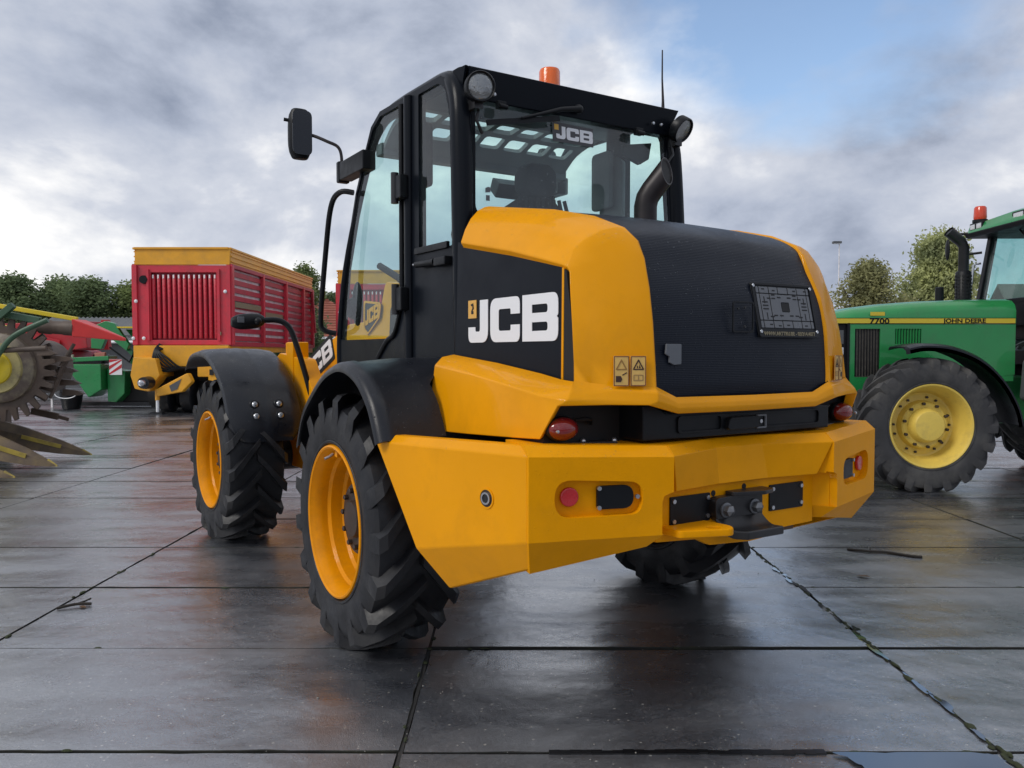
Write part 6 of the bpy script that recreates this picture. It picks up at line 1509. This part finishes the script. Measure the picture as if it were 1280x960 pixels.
# lamp mast
lmst = empty('lamp_mast', (24.4, 60, 0)); tag(lmst, 'tall thin grey lamp mast with a square floodlight, beyond the loader hood', 'lamp mast')
MB().tube([(0, 0, 0), (0, 0, 9.7)], [.055, .035], 10).build('mast', M['slot'], lmst)
MB().box((-.18, 0, 9.72), (.62, .35, .16)).build('floodlight', M['grey_steel'], lmst, bevel=.02); MB().box((-.22, -.02, 9.63), (.45, .28, .03)).build('lamp_glass', M['lamp_clear'], lmst)
# grey roofed shed, tiled house, brown barn
M['tile'] = mat('red roof tile', (.26, .075, .045), .7, var=.25, vscale=2.0, bump=.3, bscale=14)
M['brick'] = mat('brick wall', (.24, .10, .065), .8, var=.2, vscale=6)
M['sheet'] = mat('grey corrugated sheet', (.17, .175, .175), .55, var=.15, vscale=1)
M['barn'] = mat('brown barn roof', (.13, .095, .080), .7, var=.15, vscale=1)
sh = empty('shed', (-17.5, 36, 0)); tag(sh, 'low shed with a grey corrugated roof behind the green mower', 'shed')
MB().box((0, 2.5, 1.15), (9.0, 5, 2.3)).build('wall', M['grey_steel'], sh)
co = []
for i in range(91):
    x = -4.7 + 9.4 * i / 90; z = .035 * (1 if i % 2 else -1)
    co.append([(x, -.4, 2.05 + z), (x, 2.6, 3.20 + z), (x, 2.6, 3.13 + z), (x, -.4, 1.98 + z)])
MB().loft(co, True, True).build('roof', M['sheet'], sh, smooth=0)
MB().tube([(-4.7, -.45, 1.98), (4.7, -.45, 1.98)], .06, 8).build('gutter', M['white'], sh)
ho = empty('house', (-12.9, 52, 0)); tag(ho, 'brick house with a hipped red tiled roof and a white gutter, beside the red wagon', 'house')
MB().box((0, 4, 1.25), (7.2, 7.4, 2.5)).build('wall', M['brick'], ho)
rfm = MB(); nT = 14
for k in range(nT):
    u0, u1 = k / nT, (k + 1) / nT
    hw0, hw1 = 3.9 * (1 - u0) + .25 * u0, 3.9 * (1 - u1) + .25 * u1
    y0, y1 = .0 + 4.0 * u0, .0 + 4.0 * u1; z0, z1 = 2.55 + 2.55 * u0, 2.55 + 2.55 * u1
    rfm.add([(-hw0, y0 - .03, z0 + .05), (hw0, y0 - .03, z0 + .05), (hw1, y1, z1), (-hw1, y1, z1), (-hw0, y0 - .03, z0 - .04), (hw0, y0 - .03, z0 - .04)], [(0, 1, 2, 3), (0, 4, 5, 1)])
    rfm.add([(-hw0, y0, z0 + .05), (-hw1, y1, z1), (-hw1, 8 - y1, z1), (-hw0, 8 - y0, z0 + .05)], [(0, 1, 2, 3)]); rfm.add([(hw0, y0, z0 + .05), (hw1, y1, z1), (hw1, 8 - y1, z1), (hw0, 8 - y0, z0 + .05)], [(0, 1, 2, 3)])
    rfm.add([(-hw0, 8 - y0, z0), (hw0, 8 - y0, z0), (hw1, 8 - y1, z1), (-hw1, 8 - y1, z1)], [(0, 1, 2, 3)])
rfm.build('roof', M['tile'], ho, smooth=0, weld=False)
MB().box((0, -.08, 2.46), (7.9, .16, .15)).build('gutter', M['white'], ho, bevel=.02)
MB().tube([(0, 3.9, 5.12), (0, 4.1, 5.12)], .15, 8).build('ridge_tile', M['tile'], ho)
for x in (-2.2, .2, 2.4):
    w_ = MB().box((x, .28, 1.5), (1.1, .06, 1.1)).build('window_frame', M['white'], ho); MB().box((x, .245, 1.5), (.9, .02, .9)).build('pane', M['glass_tractor'], w_)
bn = empty('barn', (32.3, 38, 0)); tag(bn, 'long low barn with a brown roof, seen through the tractor windscreen', 'barn')
MB().box((0, 1.6, 1.4), (16, 3.0, 2.8)).build('wall', M['brick'], bn)
MB().prism([(-.2, 2.75), (1.7, 4.9), (3.5, 2.75), (3.4, 2.65), (1.7, 4.78), (-.1, 2.65)], lambda y, z, t: (t, y, z), -8.3, 8.3).build('roof', M['barn'], bn, smooth=0)
# far hedge closing the horizon
hg = crown_mesh('hedge', M['leaf_dark'], [(rnd.uniform(-95, 95), 78 + rnd.uniform(-1.5, 1.5), rnd.uniform(.6, 2.0), rnd.uniform(1.0, 1.7), .9) for _ in range(260)], 30000, .26, 80)
tag(link('hedge', hg), kind='stuff')
